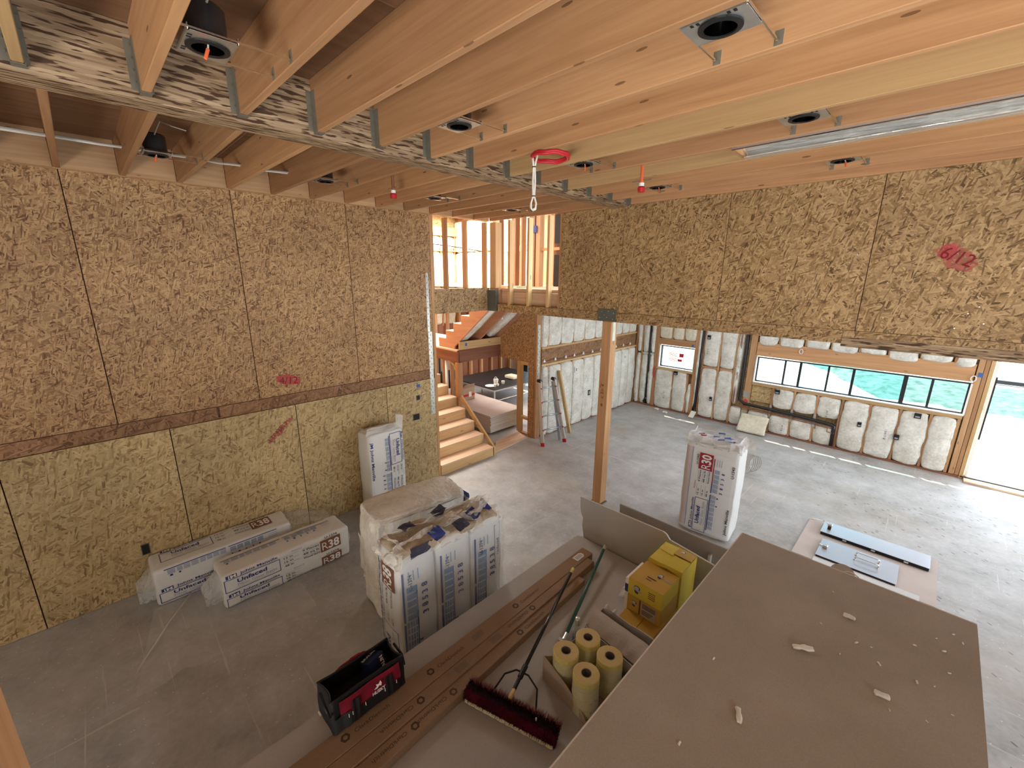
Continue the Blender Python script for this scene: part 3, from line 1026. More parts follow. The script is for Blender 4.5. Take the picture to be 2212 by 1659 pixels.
# ---- stair hall and the rooms behind it
hall = struct('wall_hall_end', (-7, 7.5, 3))
zb = 2.75
for a, b in ((-9.7, -8.10), (-6.92, -5.45)):
    B(a, b, 7.5, 7.62, zb, 4.75).build('panel', M_STUD, hall, grain=2)
B(-8.10, -6.92, 7.5, 7.62, 3.80, 3.93).build('window_header', M_JOIST, hall, grain=0)
B(-8.10, -6.92, 7.55, 7.60, 4.6, 4.75).build('panel', M_STUD, hall, grain=0)
for x in (-7.72, -7.36):
    B(x - .02, x + .02, 7.52, 7.58, zb, 4.6).build('mullion', M_STUD, hall)
for x in (-9.2, -8.75, -8.36, -8.12, -6.90):
    B(x - .02, x + .02, 7.40, 7.5, zb, 4.7).build('stud', M_STUD, hall, bevel=.002)
for i, (a, b) in enumerate(((-9.65, -9.22), (-9.18, -8.77), (-8.73, -8.38), (-8.34, -8.14))):
    batt(hall, a, b, 7.41, 7.5, 2.8, 3.80, 'y', 400 + i, M_BATTY)
    batt(hall, a, b, 7.41, 7.5, 3.86, 4.6, 'y', 410 + i, M_BATTY)
hs = struct('wall_hall_side', (-9.6, 5, 3))
B(-9.75, -9.70, 3.5, 10.1, 0, 4.75).build('sheathing', M_OSB_LOW, hs)
ys = [3.75, 4.2, 4.65, 5.1, 5.55, 6.0, 6.45, 6.9, 7.35]
for i, y in enumerate(ys):
    B(-9.70, -9.57, y - .02, y + .02, 1.9, 4.30).build('stud', M_STUD, hs)
    if i:
        batt(hs, -9.69, -9.56, ys[i - 1] + .03, y - .03, 3.0, 3.84, 'x', 100 + i, M_BATTY)
        batt(hs, -9.69, -9.56, ys[i - 1] + .03, y - .03, 1.95, 2.95, 'x', 200 + i, M_BATTY)
        batt(hs, -9.69, -9.56, ys[i - 1] + .03, y - .03, 3.90, 4.22, 'x', 300 + i, M_BATTY)
B(-9.60, -9.50, 3.5, 7.4, 3.85, 3.89).build('fire_block', M_JOIST, hs)
B(-9.62, -9.50, 3.5, 7.4, 4.24, 4.45).build('top_beam', M_JOIST, hs, grain=1)
pb = struct('wall_hall_partition', (-6.2, 6.2, 3))
for x, w, mt in ((-6.585, .11, M_DECK), (-6.135, .11, M_DECK), (-5.93, .05, M_STUD), (-5.64, .12, M_DECK), (-5.50, .10, M_STUD)):
    B(x - w / 2, x + w / 2, 6.15, 6.27, 3.05, 4.70).build('stud', mt, pb, bevel=.002)
B(-5.14, -4.96, 6.20, 6.26, 3.06, 3.62).build('dark_opening_panel', M_BLACK, pb)  # black sheets put in for the darkness of openings
B(-5.14, -4.96, 6.20, 6.26, 3.82, 4.30).build('dark_opening_panel', M_BLACK, pb)
B(-5.66, -4.9, 6.19, 6.25, 3.70, 3.75).build('fire_block', M_STUD, pb, grain=0)
B(-5.9, -4.2, 7.0, 7.05, 3.05, 4.7).build('panel', M_DECK, pb, grain=2)
for x in (-5.75, -5.35, -5.12, -4.93, -4.72, -4.5):
    B(x - .02, x + .02, 6.9, 6.99, 3.05, 4.7).build('stud', M_STUD, pb)
B(-5.62, -5.52, 6.13, 6.149, 4.02, 4.14).build('junction_box', M_NAVY, pb)
uf = struct('floor_upper', (-6, 7, 3))
B(-9.7, -4.2, 6.28, 9.9, 2.98, 3.04).build('deck_sheet', M_PLY, uf)
B(-5.42, -4.2, 4.99, 6.28, 2.98, 3.04).build('deck_sheet', M_PLY, uf)
hr = struct('ceiling_hall', (-7, 6, 4.7))
B(-9.75, -5.42, 3.5, 7.65, 4.76, 4.80).build('deck_sheet', M_DECK, hr)
B(-5.42, -3.6, 4.99, 7.65, 4.76, 4.80).build('deck_sheet', M_DECK, hr)
hb = B(-9.75, -5.55, 3.45, 3.55, 0, 4.75).build('wall_hall_near', M_OSB_UP)
hb['kind'] = 'structure'

# outer walls of the big room that lie behind and beside the camera
wr = struct('wall_right', (4.5, 0, 0))
B(4.5, 4.6, -3.9, 1.2, 0, 4.4).build('panel', M_OSB_LOW, wr)
B(4.5, 4.6, 5.95, 10.1, 0, 4.4).build('panel', M_OSB_LOW, wr)
B(4.5, 4.6, 1.2, 5.95, 0, 4.4).build('panel', M_OSB_LOW, wr)
wb = struct('wall_rear', (0, -3.9, 0))
B(-5.55, -3.95, -4.0, -3.9, 0, 4.4).build('panel', M_OSB_LOW, wb)
B(2.75, 4.6, -4.0, -3.9, 0, 4.4).build('panel', M_OSB_LOW, wb)
B(-3.95, 2.75, -4.0, -3.9, 0, 4.4).build('panel', M_OSB_LOW, wb)

# ---- outside: pale yard, scrub bank
yard = struct('ground', (0, 20, 0))
M_YARD = board('yard_gravel', (.50, .47, .42), (.66, .63, .58), .9)
M_SCRUB = fluffy('scrub', (.030, .075, .060), (.12, .20, .17), .8, 4)
B(-40, 40, 10.3, 90, -.3, -.06).build('yard', M_YARD, yard)
def bank(a, b):
    x = -30 + 60 * a
    y = 15.6 + 1.5 * max(0, -x - .7) + .5 * noise.noise(Vector((x * .6, 2, 7))) + 4.5 * b
    h = math.sin(PI * min(1, max(0, b))) * (.30 + .25 * noise.noise(Vector((x * .35, y * .5, 0)))) + .10 * noise.noise(Vector((x * 1.7, y * 1.7, 3)))
    return (x, y, -.1 + max(0, h))
MB().grid(bank, 150, 16).build('scrub_bank', M_SCRUB, yard, smooth=True)
B(1.6, 2.5, 20.4, 20.6, -.02, .10).build('rail', M_BLACK, yard)

# ================================================================ THINGS
# ---- recessed light cans
DY = .08
def make_can():
    t = thing('recessed_light', 'x', 'light')
    m = MB()
    # plate with a round hole: ring of quads from the circle out to the rectangle
    n, r, hx, hy = 32, .056, .108, .080
    vs, fs = [], []
    for z in (0, .0012):
        for k in range(n):
            a = 2 * PI * k / n
            c, s_ = math.cos(a), math.sin(a)
            q = min(hx / abs(c) if abs(c) > 1e-6 else 9, hy / abs(s_) if abs(s_) > 1e-6 else 9)
            vs.append((r * c, r * s_, z))
            vs.append((q * c, q * s_, z))
    for k in range(n):
        l = (k + 1) % n
        fs += [(2 * k, 2 * l, 2 * l + 1, 2 * k + 1), (2 * n + 2 * k, 2 * n + 2 * k + 1, 2 * n + 2 * l + 1, 2 * n + 2 * l)]
        fs += [(2 * k + 1, 2 * l + 1, 2 * n + 2 * l + 1, 2 * n + 2 * k + 1)]
    m.add(vs, fs)
    m.box(-.105, .105, -.079, -.077, 0, .022).box(-.105, .105, .077, .079, 0, .022)
    pl = m.build('mounting_plate', M_GALV, t)
    m = MB()
    for x in (-.075, -.055, .045, .065):
        MB().box(x, x + .010, -.075, -.060, -.0014, -.0004).build('plate_slot', M_BLACK, pl)
    MB().lathe([(.072, -.001), (.072, -.006), (.054, -.009), (.053, -.001)], 32, loop=True).build('trim_ring', M_BLACK, t, smooth=False)
    MB().lathe([(.053, -.004), (.052, .02), (.048, .055), (.040, .075)], 32).build('reflector', M_DARKCHROME, t, smooth=True, clean=False)
    m = MB().lathe([(.0, .076), (.040, .076), (.045, .079)], 24)
    m.build('can_inner', M_BLACK, t, clean=False)
    MB().lathe([(.070, .002), (.070, .125), (.060, .135), (0, .135)], 28).build('housing', M_BLACKG, t, smooth=False)
    for x in (-.112, .106):
        b = MB().box(x, x + .007, -.183 + DY, .183 + DY, .004, .010)
        bar = b.build('hanger_bar', M_CHROME, t)
        MB().box(x - .012, x + .018, .1815 + DY, .1835 + DY, -.004, .045).build('bar_bracket', M_GALVD, bar)
        MB().box(x - .012, x + .018, -.1835 + DY, -.1815 + DY, -.004, .045).build('bar_bracket', M_GALVD, bar)
    MB().tube([(.07, .0, .12), (.16, .03, .19), (.22, .08, .16), (.25, .16, .14)], .004, 6).build('cable', M_WIREGREY, t)
    return t
def add_plug(t, s=1):
    w = MB().tube([(.0, .01, .07), (.012, .0, .01), (.02, -.005, -.015)], .003, 6).build('lamp_wire', M_WHITE, t)
    MB().tube([(.02, -.005, -.012), (.03, -.02, -.05)], .006, 8).build('plug', M_ORANGE, w)
can0 = make_can()
LROWS = [(-4.24, [(.515, 1), (1.77, 0), (3.04, 0), (4.34, 0)], 'between left wall and beam'),
         (-2.15, [(.56, 1), (1.745, 0), (3.0, 1), (4.22, 1)], 'just right of the beam'),
         (-.71, [(1.72, 0), (2.97, 0), (4.22, 1)], 'in the rightmost row')]
ORD = ['nearest', 'second', 'third', 'farthest']
first = True
for x, ys_, where in LROWS:
    YJ = YL if x < -3 else YR
    for i, (y, plug) in enumerate(ys_):
        j = max(k for k in range(len(YJ)) if YJ[k] < y)
        yc = (YJ[j] + YJ[j + 1]) / 2
        t = can0 if first else copy_tree(can0)
        first = False
        t.location = (x, yc - DY, 4.088)
        od = ORD[i] if len(ys_) == 4 else ['nearest', 'middle', 'farthest'][i]
        extra = ', orange plug hanging out' if plug else ''
        tag(t, f'recessed light can {where}, {od} of its row{extra}', 'light', 'recessed light cans between the joists')
        t['plug'] = plug
for t in [o for o in COL.objects if o.name.startswith('recessed_light')]:
    if t['plug']:
        WL[t.name] = Vector()
        add_plug(t)
    del t['plug']

# ---- foil wrapped duct run
t = thing('ceiling_duct', 'long silver foil covered duct lying in a joist bay, wood block at its end', 'duct', (-1.17, 3.36, 4.07))
def ductsec(x):
    return [(x, 3.20, 4.085), (x, 3.20, 4.25), (x, 3.52, 4.25), (x, 3.52, 4.085)]
m = MB()
m.box(-1.17, 3.4, 3.205, 3.209, 4.07, 4.26).box(-1.17, 3.4, 3.515, 3.519, 4.07, 4.26)
m.build('duct_side', M_ALU, t)
def foil_under(a, b):
    x = -1.17 + 4.57 * a
    y = 3.209 + .306 * b
    s = math.sin(PI * b)
    return (x, y, 4.072 + .055 * s ** .6 * (1 if b < .55 else .8) + .010 * noise.noise(Vector((x * 3, y * 30, 0))) * (b > .3) + (.006 * noise.noise(Vector((x * 22, y * 18, 4))) if b > .62 else 0))
MB().grid(foil_under, 220, 14).build('foil_face', M_FOIL, t, smooth=True)
B(-1.17, 3.4, 3.205, 3.212, 4.066, 4.071).build('foil_edge', M_CHROME, t)
B(-1.17, 3.4, 3.44, 3.519, 4.066, 4.070).build('foil_edge', M_FOIL, t)
B(-1.21, -1.172, 3.205, 3.52, 4.08, 4.26).build('end_block', M_STUD, t, bevel=.003)

# ---- red pipe ring with a bundle of white wires
t = thing('pipe_ring', 'flat red plastic ring fixed under the joists near the beam', 'ring', (-2.127, 2.49, 4.065))
for dz, r, ex in ((.005, .130, .0), (-.006, .122, .012)):
    pts = [(-2.127 + r * math.cos(a * PI / 20), 2.49 + (r + ex) * math.sin(a * PI / 20), 4.063 + dz + .003 * math.sin(a * .9)) for a in range(40)]
    MB().tube(pts, .011, 8, True).build('ring_coil', M_REDPL, t, smooth=True)
t = thing('wire_bundle', 'bundle of white wires hanging from the red ring, tied with black ties', 'wires', (-2.192, 2.395, 4.06))
for i, (dx, dy) in enumerate(((-.022, 0), (.022, .008), (.0, -.018), (.012, .02))):
    pts = [(-2.192 + dx, 2.395 + dy, 4.065), (-2.192 + dx * .5, 2.395 + dy * .5, 4.02), (-2.192 + dx * .28, 2.395 + dy * .3, 3.99), (-2.192 + dx * .45, 2.395 + dy * .5, 3.90),
           (-2.192 + dx * .25, 2.395 + dy * .3, 3.80), (-2.196 + dx * 1.0, 2.395 + dy * 1.1, 3.755), (-2.198 + dx * .9, 2.395 + dy * .9, 3.728 - .004 * i), (-2.198, 2.395, 3.718 - .003 * i)]
    MB().tube(pts, .0062, 8).build('wire', M_WIRE, t, smooth=True)
for z in (3.992, 3.803):
    MB().cyl((-2.192, 2.395, z - .003), (-2.192, 2.395, z + .003), .0135, n=12).build('cable_tie', M_BLACK, t)

# ---- sprinkler heads
for i, (x, y, lb) in enumerate(((-2.02, 3.58, 'red capped sprinkler head below the joists right of the beam'),
                                (-3.90, 2.28, 'red capped sprinkler head below the joists left of the beam'))):
    t = thing('sprinkler_head', lb, 'sprinkler', (x, y, 4.08))
    MB().cyl((x, y, 4.366), (x, y, 4.03), .014, n=12).build('drop_pipe', M_ORANGE if i == 0 else M_COPPER, t)
    MB().cyl((x, y, 4.035), (x, y, 4.005), .022, n=12).build('fitting', M_WHITE, t)
    MB().lathe([(.03, .0), (.032, .03), (.024, .042)], 16, Matrix.Translation((x, y, 3.965))).cyl((x, y, 3.962), (x, y, 3.968), .03, n=16).build('cap', M_REDPL, t)
    MB().box(x - .09, x + .09, y - .008, y + .008, 4.05, 4.056).build('bracket', M_GALV, t)

# ---- cables through the left joists
t = ceil
for i in range(4):
    pts = []
    for q in range(19):
        y = -1.6 + q * .19
        pts.append((-4.76 + .022 * (i - 1.5) + .02 * math.sin(y * 1.7 + i), y, 4.212 + .004 * (i % 2) - .007 * abs(math.sin((y - .03) / .4055 * PI)) * (1 + .3 * i)))
    MB().tube(pts, .0065, 6).build('electrical_cable', M_WIREGREY if i % 2 else M_WIRE, t, smooth=True)

# ---- the post under the header
t = thing('timber_post', 'square fir post standing under the header, red marker note on its shaded side', 'post', (-3.09, 4.93, 0))
B(-3.163, -3.022, 4.862, 5.003, 0.02, 2.672).build('shaft', M_STUD, t, bevel=.004)
B(-3.235, -2.955, 4.842, 4.846, 2.682, 2.838).build('cap_plate', M_CAPGREEN, t, bevel=.001)
m = MB()
for px_, pz in ((-3.2, 2.72), (-3.17, 2.80), (-3.09, 2.73), (-3.07, 2.81), (-3.0, 2.71), (-2.99, 2.79), (-3.13, 2.76)):
    m.box(px_ - .006, px_ + .006, 4.839, 4.842, pz - .006, pz + .006)
m.build('plate_nail', M_GALV, t)
B(-3.0215, -3.0195, 4.90, 4.965, 2.42, 2.67).build('strap', M_GALV, t)
letters("c 3/r 4'", (-3.075, 4.8615, 1.62), (0, 0, 1), (-1, 0, 0), .055, M_MARK, t)
MB().prism([(-.01, .0), (.02, .01), (.01, .045), (-.015, .035)], (-3.10, 4.8605, 1.50), (1, 0, 0), (0, 0, 1), (0, .001, 0)).build('stain', M_INKBRN, t)
B(-3.18, -3.005, 4.845, 5.02, 0, .018).build('base_plate', M_GALVD, t)

# ---- a post right next to the camera, blurred at the lower left in the photo
t = thing('guard_post', 'raw timber post rising at the lower left corner of the picture', 'post', (-.9, -.18, 0))
B(-.95, -.82, -.30, -.197, 0, 4.07).build('shaft', M_JOIST, t, bevel=.004)

# ---- staircase up to the landing
t = thing('staircase', 'raw pine staircase with plywood treads behind the end of the left wall', 'stairs', (-5.4, 4.3, 0))
RUN, RISE, SY0, SY1 = .265, .185, 3.755, 4.92
NR = 10
for k in range(NR):
    x = -5.40 - RUN * k
    z = RISE * (k + 1)
    B(x - .04, x, SY0, SY1, z - RISE + (.0 if k == 0 else .0), z - .028).build('riser', M_PINE, t, bevel=.003, grain=1)
    if k < NR - 1:
        B(x - RUN - .0, x + .006, SY0, SY1, z - .027, z).build('tread', M_PLY, t, bevel=.003, grain=1)
for y in (SY0 + .02, 4.35, SY1 - .06):
    poly = [(0, 0)]
    for k in range(NR):
        poly += [(-RUN * k - .041, RISE * k), (-RUN * k - .041, RISE * (k + 1) - .029)]
    poly += [(-RUN * (NR - 1) - .3, RISE * NR - .029), (-RUN * (NR - 1) - .3, RISE * NR - .30), (-.35, 0)]
    poly = poly[1:]
    MB().prism(poly, (-5.4, y, .0), (1, 0, 0), (0, 0, 1), (0, .038, 0)).build('stringer', M_STRG, t)
MB().bar((-6.38, 4.965, .93), (-5.43, 4.965, .12), .04, .09).build('guard_rail', M_PINE, t, bevel=.003)
B(-5.46, -5.40, 4.945, 4.985, .0, .16).build('rail_foot', M_PINE, t)
for x in (-5.56, -5.78):
    B(x - .02, x + .02, 4.925, 4.944, .0, .17).build('rail_stub', M_PINE, t)

# ---- landing and upper flight
t = thing('stair_landing', 'stair landing on dark red beams with a sawtooth upper flight rising from it', 'landing', (-7.2, 5.0, 0))
B(-9.5, -6.46, 4.962, 5.0, 1.60, 1.84).build('rim_beam', M_RED, t, bevel=.003, grain=0)
B(-6.478, -6.44, 5.002, 6.09, 1.60, 1.845).build('rim_beam', M_RED, t, bevel=.003, grain=1)
B(-6.47, -6.43, 5.0, 6.09, 1.848, 2.005).build('kicker', M_PINE, t, bevel=.003, grain=1)
B(-9.5, -7.83, 3.755, 6.09, 1.823, 1.85).build('landing_deck', M_PLY, t)
B(-7.83, -6.46, 4.945, 6.09, 1.815, 1.845).build('landing_deck', M_PLY, t)
B(-6.53, -6.42, 4.945, 5.055, 0, 1.598).build('newel', M_JOIST, t, bevel=.003)
B(-6.465, -6.46, 5.12, 5.19, 1.90, 1.97).build('tape', M_TAPEBLUE, t)
B(-6.4295, -6.4285, 5.13, 5.18, 1.91, 1.97).build('tape', M_TAPEBLUE, t)
for x in (-6.75, -7.02, -7.3, -7.55):
    B(x - .02, x + .02, 5.0, 5.09, .0, 1.598).build('stud', M_STUD, t, bevel=.002)
arch = [(-6.58 - .17 + .17 * math.cos(a * PI / 24), 1.30 + .26 * math.sin(a * PI / 24)) for a in range(0, 13)]
MB().tube([(x, 5.02, z) for x, z in arch] + [(-6.76, 5.02, 1.57)], .02, 6).build('arch_trim', M_PINE, t)
MB().tube([(-6.88, 5.0, .35), (-6.88, 5.0, 1.58)], .03, 10).build('vent_pipe', M_WHITE, t, smooth=True)

UR, UG = .1625, .247
def saw(y, name='stringer', w=.04, teeth=True):
    poly = [(-7.12, 1.848)]
    for k in range(7):
        poly += [(-7.12 + UG * k, 1.848 + UR * (k + 1)), (-7.12 + UG * (k + 1), 1.848 + UR * (k + 1))]
    poly += [(-5.46, 2.96), (-5.46, 2.77), (-6.60, 1.90), (-6.62, 1.848)]
    return MB().prism(poly, (0, y, 0), (1, 0, 0), (0, 0, 1), (0, w, 0)).build(name, M_STRG, t)
for y in (5.01, 5.53, 6.04):
    saw(y)
for k in range(6):
    x0 = -7.12 + UG * k
    B(x0 + .012, x0 + UG + .012, 5.012, 6.08, 1.85 + UR * (k + 1) , 1.868 + UR * (k + 1)).build('tread', M_PLY, t, bevel=.002, grain=1)
    B(x0 - .008, x0 + .010, 5.012, 6.08, 1.85 + UR * k + (.02 if k else 0), 1.868 + UR * (k + 1)).build('riser', M_PLY, t, grain=1)
for i, (y0, y1, dz) in enumerate(((5.06, 5.30, .0), (5.32, 5.52, .14), (5.58, 5.80, .20), (5.82, 6.03, .02))):
    d = Vector((1.10, 0, .84)).normalized()
    p0 = Vector((-6.56, 0, 1.985)) + Vector((-.0, 0, dz))
    if i in (1, 2):
        MB().bar((p0.x, (y0 + y1) / 2, p0.z), (p0.x + 1.06, (y0 + y1) / 2, p0.z + .81), y1 - y0, .02).build('soffit_board', M_STUD if i == 1 else M_JOIST, t)
    else:
        pf = Puff(.66, (y1 - y0) / 2, .06, .05, .012, 7, 60 + i, .015)
        mb = pf.mesh(.07)
        rm = Matrix(((d.x, 0, -d.z), (0, 1, 0), (d.z, 0, d.x)))
        c = p0 + d * .66 + Vector((0, (y0 + y1) / 2, 0)) + Vector((-.03, 0, .05))
        mb.v = [rm @ v + c for v in mb.v]
        mb.build('insulation_batt', M_BATT, t, weld=True, smooth=True)
B(-5.60, -5.46, 5.06, 6.03, 2.66, 2.70).build('cross_block', M_PINE, t)
MB().tube([(-5.9, 5.62, 2.62), (-5.9, 5.62, 2.44)], .02, 8).build('cable_end', M_WHITE, t)

# ---- OSB wall beside the stair with its framed opening
ws = struct('wall_stair', (-6, 6.1, 0))
MB().prism([(-6.44, 1.575), (-5.49, 1.575), (-5.49, 2.67), (-5.70, 2.67), (-6.44, 2.03)], (0, 6.086, 0), (1, 0, 0), (0, 0, 1), (0, .012, 0)).build('panel', M_OSB_UP, ws, grain=2)
B(-5.625, -5.49, 6.086, 6.098, 0.0, 1.573).build('panel', M_OSB_UP, ws, grain=2)
B(-5.97, -5.86, 6.113, 6.20, .04, 1.573).build('trimmer', M_PINE, ws, bevel=.003)
B(-5.86, -5.62, 6.113, 6.20, 1.50, 1.573).build('lintel', M_PINE, ws, bevel=.003, grain=0)
B(-5.86, -5.62, 6.113, 6.20, .34, .40).build('rail', M_PINE, ws, bevel=.003, grain=0)
B(-5.92, -5.58, 6.113, 6.20, 0, .04).build('bottom_plate', M_STUD, ws, grain=0)
MB().prism([(-5.445, 4.99), (-5.56, 6.0), (-5.90, 6.10), (-5.84, 5.40)], (0, 0, .002), (1, 0, 0), (0, 1, 0), (0, 0, .03)).build('threshold', M_PLY, ws, grain=1)
B(-6.44, -5.62, 6.2, 6.24, 1.62, 2.7).build('framing', M_STUD, ws)

# ---- den under the upper floor
dn = struct('wall_den', (-9, 9, 0))
for y in [6.2 + .4 * i for i in range(9)]:
    B(-9.57, -9.47, y - .03, y + .03, .04, 2.7).build('stud', M_STUD, dn, bevel=.002)
B(-9.60, -9.58, 5.0, 9.9, 0, 2.9).build('panel', M_RED, dn, grain=2)
B(-9.7, -9.57, 3.6, 6.1, .04, 1.6).build('panel', M_STUD, dn, grain=2)
B(-9.60, -9.46, 8.6, 9.9, 1.5, 1.54).build('fire_block', M_STUD, dn)
d2 = struct('door_2', (-9.3, 9.95, 0))
B(-9.45, -9.22, 9.93, 9.99, 0, 2.05).build('door_frame', M_FRAMEBLK, d2)
B(-8.80, -8.70, 9.93, 9.99, 0, 2.05).build('door_frame', M_FRAMEBLK, d2)
B(-9.22, -8.80, 9.93, 9.99, .95, 1.05).build('door_rail', M_FRAMEBLK, d2)
B(-9.22, -8.80, 9.95, 9.96, 0, .95).build('pane', M_GLASSC, d2)
B(-9.22, -8.80, 9.95, 9.96, 1.05, 2.05).build('pane', M_GLASSC, d2)
de = struct('wall_den_end', (-7, 9.95, 0))
B(-8.70, -5.6, 9.95, 10.0, 0, 2.9).build('panel', M_OSB_UP, de)
B(-9.75, -9.45, 9.95, 10.0, 0, 2.9).build('panel', M_OSB_UP, de)
B(-9.45, -8.70, 9.95, 10.0, 2.05, 2.9).build('panel', M_OSB_UP, de)

t = thing('drywall_stack', 'stack of pink edged drywall sheets on the floor under the stair landing', 'drywall', (-7.4, 6.05, 0))
for i in range(18):
    dx, dy = R.uniform(-.012, .012), R.uniform(-.01, .01)
    B(-8.6 + dx, -6.19 + dx, 5.57 + dy, 6.52 + dy, .055 + .0203 * i, .0743 + .0203 * i).build('sheet', M_GYPPINK if i % 2 else M_GYPEDGE, t)
B(-8.5, -8.4, 5.6, 6.5, 0, .054).build('skid', M_STUD, t)
B(-6.45, -6.35, 5.6, 6.5, 0, .054).build('skid', M_STUD, t)
B(-7.5, -7.4, 5.6, 6.5, 0, .054).build('skid', M_STUD, t)
t = thing('carton', 'cardboard carton with red tape standing on the pink drywall stack', 'box', (-7.55, 6.05, .42))
m = MB()
m.box(-7.78, -7.42, 5.80, 5.81, .421, .72).box(-7.78, -7.42, 6.17, 6.18, .421, .72).box(-7.78, -7.77, 5.81, 6.17, .421, .72).box(-7.43, -7.42, 5.81, 6.17, .421, .72).box(-7.77, -7.43, 5.81, 6.17, .421, .43)
m.build('body', M_CARD2, t)
MB().prism([(0, 0), (.38, 0), (.33, .12), (.05, .12)], (-7.42, 5.80, .72), (0, 1, 0), (.5, 0, .85), (.004, 0, 0)).build('flap', M_CARD2, t)
B(-7.4195, -7.4175, 5.80, 6.18, .52, .57).build('tape', M_REDPL, t)
B(-7.417, -7.4155, 6.00, 6.08, .50, .62).build('label_sticker', M_WHITE, t)
t = thing('work_table', 'low black topped work table with grey steel tube legs in the dark room', 'table', (-7.8, 7.4, 0))
B(-8.85, -7.22, 6.62, 8.6, .575, .60).build('table_top', M_TABLE, t, bevel=.004)
m = MB()
m.box(-7.25, -7.22, 6.62, 8.6, .535, .574).box(-8.85, -7.25, 6.62, 6.65, .535, .574)
m.build('apron', M_ALU, t)
for x in (-7.24, -8.8):
    for y in (6.65, 7.6, 8.55):
        MB().cyl((x, y, 0), (x, y, .535), .018, n=10).build('leg', M_GALV, t)
MB().cyl((-7.24, 6.65, .30), (-7.24, 8.55, .30), .012, n=8).build('stretcher', M_GALV, t)
MB().cyl((-7.24, 6.65, .30), (-8.8, 6.65, .30), .012, n=8).build('stretcher', M_GALV, t)
t = thing('plastic_pot', 'white plastic pot standing tallest among the clutter on the black table', 'pot', (-7.55, 6.98, .60))
MB().lathe([(0, .001), (.05, .001), (.062, .14), (.058, .14), (.046, .01), (0, .01)], 18, Matrix.Translation((-7.55, 6.98, .60))).build('body', M_VINYL, t)
MB().tube([(-7.55 + .06 * math.cos(a * PI / 8), 6.98, .735 + .06 * math.sin(a * PI / 8)) for a in range(9)], .004, 6).build('handle', M_WHITE, t)
for i, (x, y, s, lb) in enumerate(((-7.50, 7.18, .8, 'small white cup on the black table right of the tall pot'),
                                   (-7.40, 6.80, .7, 'small white cup at the near edge of the black table'),
                                   (-7.42, 6.93, .55, 'smallest white cup on the black table, below the tall pot'))):
    q = MB().lathe([(0, .001), (.04 * s, .001), (.055 * s, .09 * s), (.05 * s, .09 * s), (.036 * s, .01), (0, .01)], 16, Matrix.Translation((x, y, .60))).build('cup', M_VINYL)
    tag(q, lb, 'cup', 'cups on the black table')
q = MB().lathe([(0, .001), (.09, .001), (.13, .022), (.128, .026), (.085, .006), (0, .006)], 20, Matrix.Translation((-7.50, 6.75, .60))).build('tray', M_VINYL)
tag(q, 'round white tray at the corner of the black table', 'tray')
q = Puff(.16, .13, .045, .03, .004).mesh(.06)
q.v = [v + Vector((-7.75, 7.75, .646)) for v in q.v]
tag(q.build('folded_cloth', M_BATTY, None, weld=True, smooth=True), 'folded cream pad lying at the back of the black table', 'pad')
t = thing('picture_frame', 'dark wooden frame standing at the back of the dark room', 'frame', (-9.3, 6.9, 0))
m = MB()
m.box(-9.42, -9.38, 6.55, 6.62, .60, 1.3).box(-9.42, -9.38, 7.05, 7.12, .60, 1.3).box(-9.42, -9.38, 6.62, 7.05, .60, .68).box(-9.42, -9.38, 6.62, 7.05, 1.22, 1.3)
m.build('border', M_BLACK, t)
B(-9.41, -9.40, 6.62, 7.05, .68, 1.22).build('back_board', M_CARD, t)
B(-9.46, -9.36, 6.5, 7.2, .0, .598).build('stand', M_BLACK, t)

# ---- ladder leaning against the garage wall
t = thing('folding_ladder', 'aluminium folding ladder with red feet leaning beside the stair wall', 'ladder', (-5.1, 6.2, 0))
def lad(u, z, off=0.0):
    """point on the front face: u = -1 left rail, 1 right rail; z height"""
    k = z / 1.32
    xl = Vector((-5.05, 5.92, 0)).lerp(Vector((-5.26, 6.02, 1.32)), k)
    xr = Vector((-4.90, 6.42, 0)).lerp(Vector((-5.20, 6.36, 1.32)), k)
    xl.z = xr.z = z
    return xl.lerp(xr, (u + 1) / 2) + Vector((-off, .15 * off, 0))
for u in (-1, 1):
    MB().bar(lad(u, .06), lad(u, 1.30), .03, .065, (1, .3, 0)).build('rail', M_RAIL, t, bevel=.003)
    MB().bar(lad(u * .84, .02, .09), lad(u * .92, 1.22, .03), .026, .055, (1, .3, 0)).build('rear_rail', M_ALU, t, bevel=.003)
    MB().bar(lad(u, 0.0), lad(u, .07), .038, .075, (1, .3, 0)).build('foot', M_REDPL, t, bevel=.003)
    MB().cyl(lad(u, 1.27, -.03), lad(u, 1.27, .05), .035, n=12).build('hinge', M_BLACK, t)
for z in (.32, .59, .86, 1.13):
    r = MB().cyl(lad(-.96, z, -.005), lad(.96, z, -.005), .017, n=10).build('rung', M_ALU, t, smooth=True)
    for u in (-.99, .99):
        MB().cyl(lad(u, z, -.045), lad(u, z, -.03), .015, n=10).build('rung_lock', M_REDPL, r)
tag(MB().bar((-5.15, 6.91, .0), (-5.335, 6.70, 1.36), .04, .09, (1, -.2, 0)).build('loose_stud', M_PINE, None, bevel=.003), 'loose pine two-by-four leaning on the batts right of the ladder', 'lumber')

